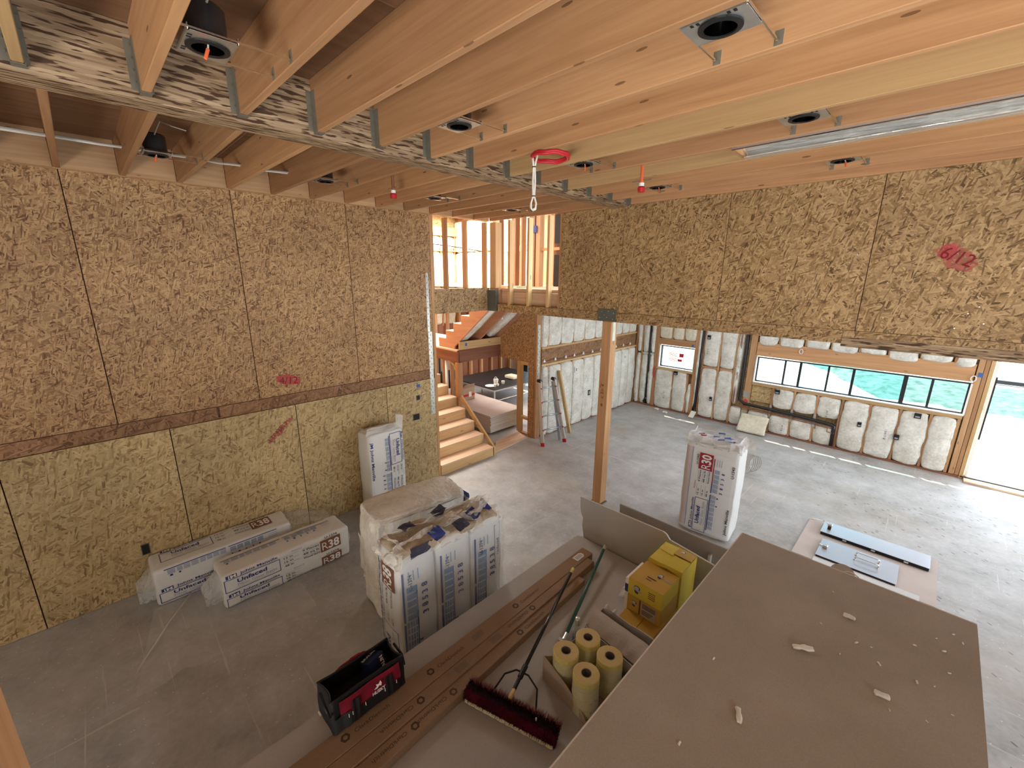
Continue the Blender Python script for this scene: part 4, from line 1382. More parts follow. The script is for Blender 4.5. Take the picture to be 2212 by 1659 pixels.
# ---- floor pieces near the far wall
pf = Puff(.27, .045, .20, .03, .012, 6, 5)
mb = pf.mesh(.06)
rm = Matrix.Rotation(-.5, 3, 'X')
mb.v = [rm @ v + Vector((-2.42, 9.72, .20)) for v in mb.v]
tag(mb.build('loose_batt', M_BATTY, None, weld=True, smooth=True), 'loose cream batt leaning at the foot of the far wall', 'insulation')
q = MB()
for i in range(5):
    c = Vector((-1.84 + .02 * i, 7.52, .19))
    pts = [(c.x + (.055 + .004 * i) * math.cos(a * PI / 12) * 1.0, c.y + .13 * math.cos(a * PI / 12) * .6 + .02 * i, .012 + .185 + (.18 - .01 * i) * math.sin(a * PI / 12)) for a in range(24)]
    q.tube(pts, .006, 6, True)
tag(q.build('cable_coil', M_WIREGREY, None, smooth=True), 'grey coil of cable standing behind the red labelled insulation bag', 'cable')
for i, (x, y) in enumerate(((-4.62, 9.78), (-4.35, 9.68))):
    mb = Puff(.05, .03, .018, .015, .012, 14, i).mesh(.03)
    mb.v = [v + Vector((x, y, .022)) for v in mb.v]
    tag(mb.build('fluff_scrap', M_TUFT, None, weld=True, smooth=True), ['white fluff scrap on the floor below the small window, nearer the wall', 'white fluff scrap on the floor below the small window, farther from the wall'][i], 'scrap', 'fluff scraps on the floor')
mb = Puff(.06, .10, .012, .01, .006, 10, 3).mesh(.04)
mb.v = [Matrix.Rotation(.6, 3, 'X') @ v + Vector((-3.73, 9.78, .09)) for v in mb.v]
tag(mb.build('fluff_scrap', M_TUFT, None, weld=True, smooth=True), 'torn white batt strip lying under the black pipe right of the small window', 'scrap')

# ---- insulation bags
def stuff(o):
    o['kind'] = 'stuff'
    return o

def print_panel(bag, face, par, L, Hh, flip=1, rcol=M_INKBRN, rnum='38', u_code='U-1374', full=True, name=True):
    """main print: maker, title box, sizes and the big R value; u runs along the bag's length"""
    nv, gy, dk, bx, wt, o = MB(), MB(), MB(), MB(), MB(), MB()
    y = Hh * .5
    def T(mb, st, u, v, h, w=None, bold=0.0, off=.008):
        bag.text(mb, face, st, u, v, h, w, off=off, bold=bold)
    def Q(mb, u0, v0, u1, v1, off=.007):
        bag.rect(mb, face, u0, v0, u1, v1, off)
    if name:
        Q(nv, -L * .47, y - .034, -L * .395, y)
        T(wt, 'JM', -L * .462, y - .030, .026, L * .060, .02, .010)
        T(nv, 'Johns Manville', -L * .375, y - .026, .024, L * .27, .014)
        Q(gy, -L * .375, y - .037, -L * .12, y - .033)
    f1 = y - (.042 if name else .010)
    bag.outline(o, face, -L * .485, -y + .008, -L * .09, f1, .006, .007)
    h = f1 + y - .008
    T(nv, 'Unfaced', -L * .40, f1 - h * .46, h * .32, L * .21, .024)
    T(gy, 'Fiber Glass Batts', -L * .40, f1 - h * .76, h * .22, L * .28)
    Q(gy, -L * .40, f1 - h * .86, -L * .14, f1 - h * .84)
    for i, st in enumerate(('12 in', '16 in', '48 in')):
        v = f1 - .004 - i * h / 3
        T(dk, st, -L * .06, v - .028, .021, L * .07, .015)
        Q(gy, -L * .06, v, L * .06, v + .003)
    if full:
        for i, st in enumerate(('9 Pieces', '48 sq ft', 'Wood Stud')):
            v = f1 - .004 - i * h / 3
            T(dk, st, L * .09, v - .028, .021, L * .135, .015)
            Q(gy, L * .09, v, L * .22, v + .003)
    T(gy if rcol is M_INKBRN else bx, 'Attics', L * .0, y - .026, .022, L * .09)
    b0, b1 = -y + .012, y - .036
    Q(bx, L * .235, b0, L * .415, b1)
    T(wt, 'R', L * .250, b0 + (b1 - b0) * .14, (b1 - b0) * .70, L * .052, -.006, .010)
    T(wt, rnum, L * .305, b0 + (b1 - b0) * .14, (b1 - b0) * .70, L * .098, .03, .010)
    T(dk, u_code, L * .28, y - .028, .024, L * .11, .018)
    for mb, nm, mt in ((o, 'print_frame', M_NAVY), (nv, 'print_navy', M_NAVY), (gy, 'print_grey', M_GREYINK), (dk, 'print_dark', M_INKDK), (bx, 'print_block', rcol), (wt, 'print_white', M_WHITE)):
        if mb.v:
            stuff(mb.build(nm, mt, par, clean=False, local=True))

def tech_panel(bag, face, par, L, Hh, flip=1, v0=0.0, red=None, rows=None):
    """second print: long blue rule, rows of small blocks and figures"""
    f = flip
    Rr = lambda mb, u0, a, u1, b, off=.007: bag.rect(mb, face, min(f * u0, f * u1), min(f * a, f * b), max(f * u0, f * u1), max(f * a, f * b), off)
    nv, gy, dk = MB(), MB(), MB()
    w = Hh
    Rr(nv, -L * .46, v0 + w * .36, -L * .02, v0 + w * .40)
    Rr(nv, L * .0, v0 + w * .36, L * (.12 if red else .40), v0 + w * .40)
    rr = random.Random(int(L * 1000) + int(v0 * 977) + 3)
    u = -L * .44
    while u < -L * .05:
        du = L * rr.uniform(.04, .07)
        for q in range(4):
            Rr(gy, u, v0 + w * (.30 - .055 * q), u + du * .8, v0 + w * (.335 - .055 * q))
        if rr.random() < .4:
            Rr(nv, u + du * .2, v0 + w * .02, u + du * .5, v0 + w * .10)
        u += du
    u = L * .01
    for q in range(5):
        Rr(gy, u, v0 + w * .10, u + L * .045, v0 + w * .32)
        bag.text(dk, face, '38538'[q], f * (u + .004), f * (v0 - w * .12), w * .13, None, off=.008, bold=.03, flip=f)
        u += L * .056
    for q in range(3):
        Rr(gy, L * .32, v0 + w * (.25 - .1 * q), L * .40, v0 + w * (.27 - .1 * q))
    MBs = ((nv, 'print_rule', M_NAVY), (gy, 'print_rows', rows or M_PALEBL), (dk, 'print_figures', M_NAVY))
    for mb, nm, mt in MBs:
        stuff(mb.build(nm, mt, par, clean=False, local=True))
    if red:
        m = MB()
        Rr(m, L * .12, v0 + w * .36, L * .40, v0 + w * .40)
        m.build('print_rule', red, par, clean=False, local=True)

def tail(par, bag, end, seed, mat=M_FILM2, n=3, r=.16, droop=.4):
    """gathered plastic at the end of a bag (local x direction)"""
    hx, hy, hz = bag.h
    rr = random.Random(seed)
    for i in range(n):
        a0 = rr.uniform(-PI, PI)
        def fn(a, b, a0=a0):
            t = a0 + (a - .5) * 1.9
            y, z = math.cos(t) * hy * .95, math.sin(t) * hz * .95
            k = b
            q = Vector((a * 4 + seed, b * 3, i * 3.3))
            return Vector((end * (hx - .02 + r * k), y * (1 - .45 * k) + .05 * k * noise.noise(q * 2), z * (1 - .45 * k) - droop * r * k + .05 * k * noise.noise(q * 2.2 + Vector((5, 5, 5)))))
        MB().grid(fn, 12, 8).build('bag_tail', mat, par, clean=False, local=True)

def lying_bag(label, x0, x1, y0, y1, z1, seed, group):
    c = Vector(((x0 + x1) / 2, (y0 + y1) / 2, z1 / 2))
    t = thing('insulation_bag', label, 'insulation', c, PI / 2, group)
    bag = Puff((y1 - y0) / 2, (x1 - x0) / 2, z1 / 2, .038, .010, 4.5, seed, .002)
    b = bag.mesh(.05).build('bag_body', M_BAG, t, weld=True, smooth=True, local=True)
    return t, bag, b
BAGS = 'white bags of fibreglass batts lying by the left wall'
t, bag, b = lying_bag('front white insulation bag lying on the floor, brown R38 block on its side', -4.87, -4.49, .49, 1.77, .37, 3, BAGS)
L, H2 = 1.28, .19
bag2 = bag
SHIFT = 1
class Shift:
    """a strip of a face with its own v origin"""
    def __init__(s, bag, dv): s.b, s.dv = bag, dv
    def rect(s, mb, face, u0, v0, u1, v1, off=.004, n=None): return s.b.rect(mb, face, u0, v0 + s.dv, u1, v1 + s.dv, off, n)
    def outline(s, mb, face, u0, v0, u1, v1, w=.006, off=.004): return s.b.outline(mb, face, u0, v0 + s.dv, u1, v1 + s.dv, w, off)
    def text(s, mb, face, st, u, v, h, width=None, off=.006, bold=0., flip=1): return s.b.text(mb, face, st, u, v + s.dv, h, width, off, bold, flip)
print_panel(Shift(bag, .085), '-y', b, L, .19)
print_panel(Shift(bag, -.105), '-y', b, L, .155, full=False)
tech_panel(Shift(bag, .0), '+z', b, L, .24)
tail(t, bag, -1, 5, M_FILM2, 4, .16, .5)
tail(t, bag, 1, 8, M_FILM3, 3, .06, -.2)
t, bag, b = lying_bag('rear white insulation bag lying against the foot of the left wall', -5.385, -5.0, .02, 1.31, .40, 17, BAGS)
print_panel(Shift(bag, .045), '+z', b, 1.15, .23)
tech_panel(Shift(bag, .10), '-y', b, 1.20, .22)
print_panel(Shift(bag, -.09), '-y', b, 1.28, .16, full=False)
tail(t, bag, -1, 15, M_FILM2, 4, .15, .5)
crumple(t, 'bag_tail', M_FILM, (.62, -.19, .17), (.52, .0, -.16), (0, .36, 0), 14, 10, .03, 3, local=True)
crumple(t, 'bag_tail', M_FILM, (.62, -.19, .17), (.46, -.05, -.30), (.02, .0, -.25), 12, 8, .03, 8, local=True)

# sheet of clear plastic trailing over the floor in front of the bags
def filmsheet(a, b):
    x = -5.0 + 1.07 * b + .25 * a * (1 - b)
    y = -.02 + 1.18 * a + (-.22 * b * (1 - a))
    fold = .05 * math.exp(-((a - .10 - .12 * b) / .05) ** 2) * (.4 + .6 * b)
    return (x, y, .004 + .012 * abs(noise.noise(Vector((x * 5, y * 5, 1)))) + fold)
q = MB().grid(filmsheet, 50, 40).build('plastic_sheet', M_FILM, None, clean=False, smooth=True)
tag(q, 'thin clear plastic sheet spread on the floor before the two lying bags', 'plastic')
tag(MB().tube([(-4.98, .28, .03), (-4.62, .05, .05), (-4.25, -.19, .012), (-4.20, -.22, .006)], [.012, .010, .007, .003], 6).build('plastic_fold', film('fold_film', (.8, .78, .74), .5), None), 'pale gathered fold of plastic running over the dark floor', 'plastic')

# standing bag against the left wall
t = thing('insulation_bag', 'white insulation bag standing upright against the left wall, title frame reading downward', 'insulation', (-5.16, 2.60, .60), group='standing insulation bags')
t.rotation_euler = Matrix(((0, 0, 1), (0, 1, 0), (-1, 0, 0))).to_euler()       # local x points down
bag = Puff(.60, .265, .16, .05, .008, 5, 23, .012)
b = bag.mesh(.055).build('bag_body', M_BAG, t, weld=True, smooth=True, local=True)
print_panel(Shift(bag, .145), '+z', b, 1.15, .22, full=True)
tech_panel(Shift(bag, -.06), '+z', b, 1.15, .24)
m = MB()
bag.text(m, '+z', 'JM Johns Manville', -.50, -.235, .035, .55, bold=.015)
m.build('print_navy', M_NAVY, b, clean=False, local=True)
crumple(t, 'torn_top', M_FILM3, (-.58, -.27, .13), (-.10, .02, -.02), (.0, .53, .0), 4, 12, .02, 4, local=True)
crumple(t, 'torn_top', M_FILM3, (-.60, -.26, -.12), (-.06, .0, .24), (.0, .53, .0), 6, 12, .03, 6, local=True)
MB().grid(lambda a, b_: (-.615 - .002 * a, -.05 + .24 * b_, .0 + .12 * a), 3, 3).build('print_block', M_INKDK, t, clean=False, local=True)
crumple(t, 'bag_ear', M_FILM3, (-.58, .18, .10), (-.20, .02, -.02), (.02, .10, .02), 6, 4, .02, 14, local=True)

# open bundle with bare batts on top
t = thing('open_bundle', 'opened bundle with bare cream batt ends on top, behind the big wrapped bundle', 'insulation', (-3.42, 2.02, 0), -.10)
pf = Puff(.235, .475, .555, .06, .020, 5.5, 31, .02)
mb = pf.mesh(.032)
mb.v = [v + Vector((0, 0, .555)) for v in mb.v]
mb.build('batts', fluffy('batt_ends', (.74, .71, .62), (.94, .92, .86), .9, 24), t, weld=True, smooth=True, local=True)
crumple(t, 'bag_skirt', M_BAG, (.245, -.46, .1), (0, .90, 0), (.0, .0, .95), 20, 14, .02, 5, local=True)
crumple(t, 'bag_skirt', M_BAG, (-.22, .485, .3), (.46, 0, 0), (0, .02, .76), 10, 12, .02, 25, local=True)
MB().grid(lambda a, b_: (.10 + .14 * a + .02 * math.sin(9 * b_), .50 + .01 * a, .84 + .22 * b_), 6, 6).build('print_block', M_BLUE, t, clean=False, local=True)
crumple(t, 'bag_skirt', M_FILM3, (-.24, -.50, .45), (.05, .0, .35), (.05, .06, -.5), 8, 10, .04, 35, local=True)
crumple(t, 'bag_skirt', M_FILM2, (.10, -.44, 1.09), (.16, .0, -.02), (.0, .86, .0), 8, 20, .015, 45, local=True)

# big wrapped bundle of three bags
t = thing('wrapped_bundle', 'large upright bundle of insulation bags in torn plastic wrap, behind the tool bag', 'insulation', (-2.70, 1.86, 0), -.07)
mstand = Matrix(((0, 0, -1), (0, 1, 0), (1, 0, 0)))                              # local x points up
for i in range(3):
    bagE = Puff(.585, .175, .19, .075, .008, 4, 51 + i, .012)
    mb = bagE.mesh(.05)
    C0 = Vector((0, -.345 + .343 * i, .59))
    def place(mb, C0=C0):
        mb.v = [mstand @ v + C0 for v in mb.v]
        return mb
    b = place(mb).build('bag', M_BAG, t, weld=True, smooth=True, local=True)
    class Stand(Shift):
        pass
    if i == 0:
        holder = bpy.data.objects.new('end_print', None)
        COL.objects.link(holder)
        holder.parent = t
        holder.location = C0
        holder.rotation_euler = mstand.to_euler()
        WL[holder.name] = Vector()
        print_panel(Shift(bagE, -.03), '-y', holder, 1.14, .25, name=False)
        mm = MB()
        for q in range(13):
            bagE.rect(mm, '-y', -.50 + .075 * q, .115, -.455 + .075 * q, .135)
            bagE.rect(mm, '-y', -.50 + .075 * q, .145, -.46 + .075 * q, .165)
        mm.build('print_rows', M_BLUE, holder, clean=False, local=True)
    holder = bpy.data.objects.new('side_print', None)
    COL.objects.link(holder)
    holder.parent = t
    holder.location = C0
    holder.rotation_euler = mstand.to_euler()
    WL[holder.name] = Vector()
    tech_panel(Shift(bagE, -.02), '-z', holder, 1.12, .40, 1, rows=M_MIDBL)
    mm = MB()
    bagE.rect(mm, '-z', -.40, .02, .30, .028)
    if i == 2:
        bagE.outline(mm, '-z', .06, -.165, .50, -.075, .005)
        bagE.text(mm, '-z', 'Unfaced', .20, -.125, .03, .16, bold=.01)
    bagE.text(mm, '-z', 'U-1374', .28, .06, .035, .14, bold=.02)
    mm.build('print_dark', M_INKDK, holder, clean=False, local=True)
crumple(t, 'outer_wrap', film('outer_wrap', (.66, .76, .86), .20), (.212, -.50, .02), (0, 1.02, 0), (.0, .0, 1.14), 26, 22, .012, 77, local=True)
crumple(t, 'outer_wrap', M_FILM, (.18, .53, .02), (-.36, 0, 0), (.0, .0, 1.1), 10, 20, .012, 87, local=True)
# torn top: tan batt ends, crumpled film and scraps of the printed bag
pf = Puff(.17, .49, .03, .03, .03, 7, 91)
mb = pf.mesh(.04)
mb.v = [v + Vector((0, 0, 1.165)) for v in mb.v]
mb.build('batt_ends', fluffy('batt_tan', (.36, .29, .20), (.56, .47, .35), .8, 20), t, weld=True, smooth=True, local=True)
rr = random.Random(5)
for i, (c, u, v) in enumerate((((-.19, -.55, 1.08), (.40, .02, .02), (.03, .10, .14)), ((.18, -.50, 1.08), (.0, .36, .05), (-.12, .02, .13)), ((.19, -.12, 1.10), (.02, .40, .04), (-.16, .03, .10)),
                                ((.19, .26, 1.10), (-.02, .28, .0), (-.14, .03, .09)), ((-.20, -.45, 1.10), (.03, .42, .03), (.12, .04, .14)), ((-.20, .0, 1.12), (.02, .48, .02), (.14, .03, .12)),
                                ((-.12, -.20, 1.19), (.22, .10, .06), (.03, .24, .03)), ((-.05, .12, 1.18), (.20, .14, .05), (-.06, .22, .06)))):
    crumple(t, 'torn_film', M_FILM3, c, u, v, 12, 9, .045, 3 + i * 4, local=True)
for i, (c, u, v) in enumerate((((-.10, -.36, 1.235), (.11, .02, .02), (.0, .10, .03)), ((.10, -.20, 1.235), (.10, .03, -.04), (-.02, .10, .02)), ((.12, .02, 1.23), (.08, .04, -.05), (-.02, .11, .02)),
                                ((.06, .20, 1.24), (.11, .02, -.03), (-.03, .09, .03)), ((-.12, -.06, 1.25), (.12, .02, .02), (-.02, .12, .03)), ((.0, .36, 1.235), (.13, .02, -.05), (-.02, .08, .03)), ((.18, -.40, 1.13), (.02, .18, .02), (-.02, .02, .06)))):
    crumple(t, 'printed_scrap', M_NAVY if i % 2 else M_INKDK, c, u, v, 7, 6, .03, 30 + i * 5, local=True)
crumple(t, 'bag_ear', M_FILM3, (-.19, -.53, 1.10), (.14, -.01, .0), (-.05, .0, .22), 8, 8, .02, 60, local=True)
crumple(t, 'fibre_scrap', M_TUFT, (.02, .02, 1.27), (.05, .14, .03), (.05, -.02, .01), 8, 4, .02, 66, local=True)

# red labelled bag beyond the header
t = thing('insulation_bag', 'tall insulation bag with a red R30 block standing alone on the open floor', 'insulation', (-1.70, 5.40, 0), .09, 'standing insulation bags')
bagE = Puff(.62, .21, .315, .055, .008, 4, 71, .015)
C0 = Vector((0, 0, .625))
mb = bagE.mesh(.055)
mb.v = [mstand @ v + C0 for v in mb.v]
mb.build('bag_body', M_BAG, t, weld=True, smooth=True, local=True)
def print_holder(t, C0, name='print_sheet'):
    """an empty frame standing upright that the printed parts hang from"""
    h = bpy.data.objects.new(name, None)
    COL.objects.link(h)
    h.parent = t
    h.location = C0
    h.rotation_euler = mstand.to_euler()
    WL[h.name] = Vector()
    return h
holder = print_holder(t, C0)
print_panel(Shift(bagE, .065), '-y', holder, 1.20, .21, rcol=M_INKRED, rnum='30', u_code='U-1343', name=True)
tech_panel(Shift(bagE, -.145), '-y', holder, 1.15, .26, 1, red=M_INKRED)
mm = MB()
bagE.text(mm, '-y', 'U-1343', .26, -.275, .03, .15, off=.008, bold=.018)
bagE.text(mm, '-y', 'Johns Manville', -.52, -.275, .03, .36, off=.008, bold=.018)
stuff(mm.build('print_dark', M_INKDK, holder, clean=False, local=True))
MB().grid(lambda a, b_: tuple(mstand @ bagE.pt('-y', -.55 + 1.1 * b_, .31 - .075 * a, .004) + C0), 6, 18).build('faded_band', M_BAGPK, t, clean=False, local=True)
MB().grid(lambda a, b_: tuple(mstand @ bagE.pt('-y', -.55 + 1.1 * b_, .225 - .008 * a, .004) + C0), 1, 18).build('print_rule', M_PURPLE, t, clean=False, local=True)
for i, (c, u, v) in enumerate((((-.32, -.21, 1.20), (.64, 0, 0), (.0, .06, .11)), ((.32, -.21, 1.20), (0, .42, 0), (-.06, .0, .10)), ((.32, .21, 1.20), (-.62, 0, 0), (0, -.04, .10)), ((-.32, .21, 1.18), (0, -.42, 0), (.03, 0, .16)),
                                ((-.30, -.20, 1.25), (.60, .0, .0), (.0, .40, .03)), ((-.27, -.18, 1.27), (.54, .05, -.02), (.0, .34, .02)))):
    crumple(t, 'torn_film', M_FILM3 if i < 4 else M_FILM2, c, u, v, 14, 10, .035, 200 + i * 4, local=True)
crumple(t, 'bag_ear', M_FILM3, (.27, .0, 1.20), (.15, .03, .02), (.0, .10, .08), 8, 6, .02, 240, local=True)
rr = random.Random(9)
for i in range(10):
    x, y = rr.uniform(-.26, .22), rr.uniform(-.17, .10)
    crumple(t, 'printed_scrap', (M_NAVY, M_BLUE, M_INKRED)[i % 3], (x, y, 1.300 + .01 * rr.random()), (.07, .02, .01), (-.01, .035, .005), 5, 3, .012, 300 + i * 3, local=True)

# ---- low drywall stack (platform)
t = thing('drywall_stack', 'low stack of grey drywall sheets carrying the long cartons and the broom', 'drywall', (-1.6, 1.5, 0))
SX0, SX1, SY0_, SY1_ = -2.292, -.92, -.36, 3.30
for i in range(34):
    j = R.uniform(-.004, .004) if i < 33 else 0
    B(SX0 + j, SX1 + j, SY0_ + j, SY1_ + j, .05 + .01618 * i, .05 + .01618 * (i + 1) - .0006).build('sheet', M_GYP, t, grain=1)
for y in (.0, 1.5, 3.0):
    B(SX0 + .03, SX1 - .03, y - .05, y + .05, 0, .049).build('skid', M_STUD, t)
# two drywall offcuts standing on edge beyond the stack
def torn(x0, x1, y, z0, pts, name, label, mat):
    t = thing(name, label, 'drywall', ((x0 + x1) / 2, y, 0))
    MB().prism(pts, (0, y, 0), (1, 0, 0), (0, 0, 1), (0, .013, 0)).build('face_board', mat, t, grain=0)
    return t
rr = random.Random(4)
pts = [(-2.235, .0), (-2.235, .58), (-2.262, .72), (-2.255, .80), (-2.285, .86), (-2.296, .93), (-2.30, 1.033), (-1.40, 1.05), (-1.365, 1.035), (-1.33, .995), (-1.25, .985), (-1.20, .972), (-1.10, .965), (-1.03, .952), (-.95, .945), (-.88, .93), (-.86, .0)]
t = torn(-2.3, -.86, 3.322, 0, pts, 'drywall_offcut', 'front grey drywall offcut standing on edge behind the low stack, torn corner', M_GYP)
MB().prism([(-2.30, 1.0325), (-1.40, 1.0495), (-1.40, 1.0505), (-2.30, 1.0345)], (0, 3.3215, 0), (1, 0, 0), (0, 0, 1), (0, .0135, 0)).build('paper_edge', M_GYPEDGE, t)
MB().prism([(-1.40, 1.044), (-1.365, 1.03), (-1.33, .99), (-1.25, .98), (-1.10, .96), (-.95, .94), (-.95, .948), (-1.10, .968), (-1.25, .988), (-1.33, .998), (-1.365, 1.038), (-1.40, 1.052)], (0, 3.3205, 0), (1, 0, 0), (0, 0, 1), (0, .0155, 0)).build('torn_edge', M_GYPEDGE, t)
pts = [(-1.995, 0), (-1.99, .80), (-2.0, .965), (-.70, .965), (-.70, 0)]
t = torn(-2.0, -.7, 3.60, 0, pts, 'drywall_offcut', 'rear brown backed drywall offcut standing on edge beyond the front one', M_GYPBROWN)
MB().prism([(-2.0, .955), (-.7, .955), (-.7, .966), (-2.0, .966)], (0, 3.5995, 0), (1, 0, 0), (0, 0, 1), (0, .014, 0)).build('paper_edge', M_GYP, t)
B(-1.07, -1.05, 3.55, 3.598, 0, .86).build('edge_strip', M_GYPEDGE, t)

# ---- tall drywall stack with its brown top
t = thing('drywall_stack', 'tall drywall stack with a broad brown top sheet filling the lower right of the picture', 'drywall', (-.15, 1.2, 0))
TX0, TX1, TY0, TY1, TZ = -.762, .460, -.42, 3.245, 1.38
for i in range(60):
    j, k2 = R.uniform(-.006, .006), R.uniform(-.006, .006)
    z0 = .05 + .0219 * i
    B(TX0 + j, TX1 + j, TY0 + k2, TY1 + k2, z0, z0 + .0212).build('sheet', M_GYP, t, grain=1)
B(TX0, TX1, TY0, TY1, TZ - .0155, TZ).build('top_sheet', M_GYPBROWN, t, grain=1)
B(TX0 - .003, TX0 + .004, TY0, TY1, TZ - .0155, TZ + .0005).build('paper_edge', M_GYPEDGE, t)
B(TX0 + .012, TX1, TY1 - .006, TY1 + .004, TZ - .012, TZ + .0007).build('paper_edge', M_GYPEDGE, t)
for y in (.0, 1.5, 3.0):
    B(TX0 + .03, TX1 - .03, y - .05, y + .05, 0, .049).build('skid', M_STUD, t)
MB().prism([(-.065 * math.cos(a * PI / 14), .105 * math.sin(a * PI / 14)) for a in range(15)], (-.15, TY1, TZ - .010), (1, 0, 0), (0, 1, .03), (0, 0, .004)).build('paper_tab', M_GYPBROWN, t)
MB().tube([(-.145 + .0, TY1 + .004, TZ + .001), (-.12, TY1 + .012, TZ + .012), (-.095, TY1 + .010, TZ + .012), (-.065, TY1 + .004, TZ + .001)], .0035, 6).build('torn_strip', M_GYPEDGE, t)

# white fluff on the brown sheet
FL = [(-.191, 2.354, .05, .018, .6, 'largest white fluff wisp near the middle of the brown top sheet'),
      (-.056, 2.787, .028, .016, 0, 'small white fluff wisp near the far edge of the brown top sheet'),
      (-.309, 1.738, .040, .014, 1.9, 'curled white fluff wisp nearest the broom side of the brown top sheet'),
      (.128, 2.312, .028, .016, .2, 'oblong white fluff tuft right of the middle of the brown top sheet')]
for i, (x, y, a, b_, r, lb) in enumerate(FL):
    mb = Puff(a, b_ * .8, .007, .006, .006, 30, i * 3).mesh(.012)
    rm = Matrix.Rotation(r, 3, 'Z')
    mb.v = [rm @ v + Vector((x, y, TZ + .0085)) for v in mb.v]
    tag(mb.build('fluff_wisp', M_TUFT, None, weld=True, smooth=True), lb, 'scrap', 'white fluff on the brown top sheet')
rr = random.Random(21)
spots = [(.16, 2.25), (-.496, 1.958), (-.157, 2.97), (-.442, 1.441), (.365, 3.046), (.30, 2.94), (.22, 2.80), (.33, 2.86), (.06, 2.62), (.10, 2.52), (.24, 2.52), (.30, 2.55), (.35, 2.70), (.0, 2.60), (.28, 2.30), (-.16, 2.62), (.40, 3.0), (-.05, 2.45), (.36, 2.42)]
for i, (x, y) in enumerate(spots):
    a = rr.uniform(.005, .011)
    mb = Puff(a, a * .4, .003, .0025, .002, 60, i).mesh(.01)
    rm = Matrix.Rotation(rr.uniform(0, 3), 3, 'Z')
    mb.v = [rm @ v + Vector((x, y, TZ + .0035)) for v in mb.v]
    tag(mb.build('fluff_speck', M_TUFT, None, weld=True, smooth=True), 'tiny pale fluff speck lying on the brown top sheet', 'scrap', 'tiny fluff specks on the brown top sheet')

# ---- long cartons on the low stack
PZ = .60
def long_carton(name, label, x0a, x1a, x0b, x1b, ya, yb, h, marks):
    """from the near end (ya) to the far end (yb), slightly tapered in plan"""
    t = thing(name, label, 'box', ((x0a + x1b) / 2, (ya + yb) / 2, PZ), None, 'long flat cardboard cartons')
    m = MB()
    vs = [(x0a, ya, PZ + .001), (x1a, ya, PZ + .001), (x0b, yb, PZ + .001), (x1b, yb, PZ + .001)]
    vs += [(x, y, PZ + h) for x, y, z in vs]
    m.add(vs, [(0, 2, 3, 1), (4, 5, 7, 6), (0, 1, 5, 4), (2, 6, 7, 3), (0, 4, 6, 2), (1, 3, 7, 5)])
    b = m.build('carton_body', M_CARD, t, bevel=.003, grain=1)
    def at(s, w):
        x0, x1 = x0a + (x0b - x0a) * s, x1a + (x1b - x1a) * s
        return Vector((x0 + (x1 - x0) * w, ya + (yb - ya) * s, PZ + h + .001))
    for s, up, kind in marks:
        u = (at(1, .5) - at(0, .5)).normalized()
        v = Vector((-u.y, u.x, 0))
        if up < 0:
            u, v = -u, -v
        p = at(s, .5)
        if kind == 'logo':
            hx = [(.028 * math.cos(k * PI / 3), .028 * math.sin(k * PI / 3)) for k in range(6)]
            hi = [(.014 * math.cos(k * PI / 3), .014 * math.sin(k * PI / 3)) for k in range(6)]
            m = MB()
            vs = [p + u * a + v * c for a, c in hx] + [p + u * a + v * c for a, c in hi]
            m.add(vs, [(k, (k + 1) % 6, 6 + (k + 1) % 6, 6 + k) for k in range(6)])
            m.build('carton_mark', M_CARDINK, b, clean=False)
            letters('ClarkDietrich', p + u * .055 - v * .016, u, v, .026, M_CARDINK, b, off=.0005, width=.22)
        elif kind == 'label':
            m = MB().add([p + u * a + v * c for a, c in ((-.05, -.025), (.05, -.025), (.05, .025), (-.05, .025))], [(0, 1, 2, 3)])
            m.build('carton_mark', board('faded_label', (.22, .16, .115), (.26, .19, .14)), b, clean=False)
        elif kind == 'tag':
            m = MB().add([p + u * a + v * c + Vector((0, 0, .002)) for a, c in ((-.07, -.032), (.03, -.032), (.05, -.015), (.05, .020), (.03, .032), (-.07, .032))], [(0, 1, 2, 3, 4, 5)])
            l_ = m.build('shipping_tag', M_WHITE, b, clean=False)
            m = MB()
            for k in range(5):
                m.add([p + u * a + v * c + Vector((0, 0, .003)) for a, c in ((-.05 + .018 * k, -.02), (-.040 + .018 * k, -.02), (-.040 + .018 * k, .02), (-.05 + .018 * k, .02))], [(0, 1, 2, 3)])
            m.build('tag_print', M_GREYINK, l_, clean=False)
    return t
long_carton('long_carton', 'left long flat carton with a white tag on its far end', -2.035, -1.885, -2.066, -1.945, -.30, 3.06, .078, [(.455, 1, 'logo'), (.96, 1, 'tag'), (.70, 1, 'logo'), (.58, 1, 'label'), (.28, 1, 'logo')])
long_carton('long_carton', 'middle long flat carton of the three on the low drywall stack', -1.882, -1.775, -1.942, -1.868, -.30, 2.97, .075, [(.42, -1, 'logo'), (.745, -1, 'logo'), (.52, 1, 'label'), (.62, -1, 'label')])
long_carton('long_carton', 'right long flat carton, the one nearest the broom head', -1.772, -1.66, -1.864, -1.79, -.20, 2.72, .062, [(.72, 1, 'logo'), (.50, -1, 'logo'), (.40, -1, 'logo')])

# ---- green pole and push broom
t = thing('sanding_pole', 'dark green pole with pale ends lying across the low drywall stack', 'pole', (-1.75, 2.7, .64))
a, b_ = Vector((-1.905, 3.215, .705)), Vector((-1.555, 2.14, .625))
MB().cyl(a.lerp(b_, .06), a.lerp(b_, .97), .0135, n=14).build('shaft', M_GREENP, t, smooth=True)
MB().cyl(a, a.lerp(b_, .06), .0155, n=14).build('end_sleeve', M_GYPEDGE, t, smooth=True)
MB().cyl(b_.lerp(a, .035), b_ + (b_ - a) * .03, .013, .02, 12).build('pole_joint', M_GALV, t)
MB().box(b_.x - .025, b_.x + .025, b_.y - .06, b_.y - .03, PZ + .003, b_.z + .01).build('end_plate', M_GALV, t, bevel=.004)

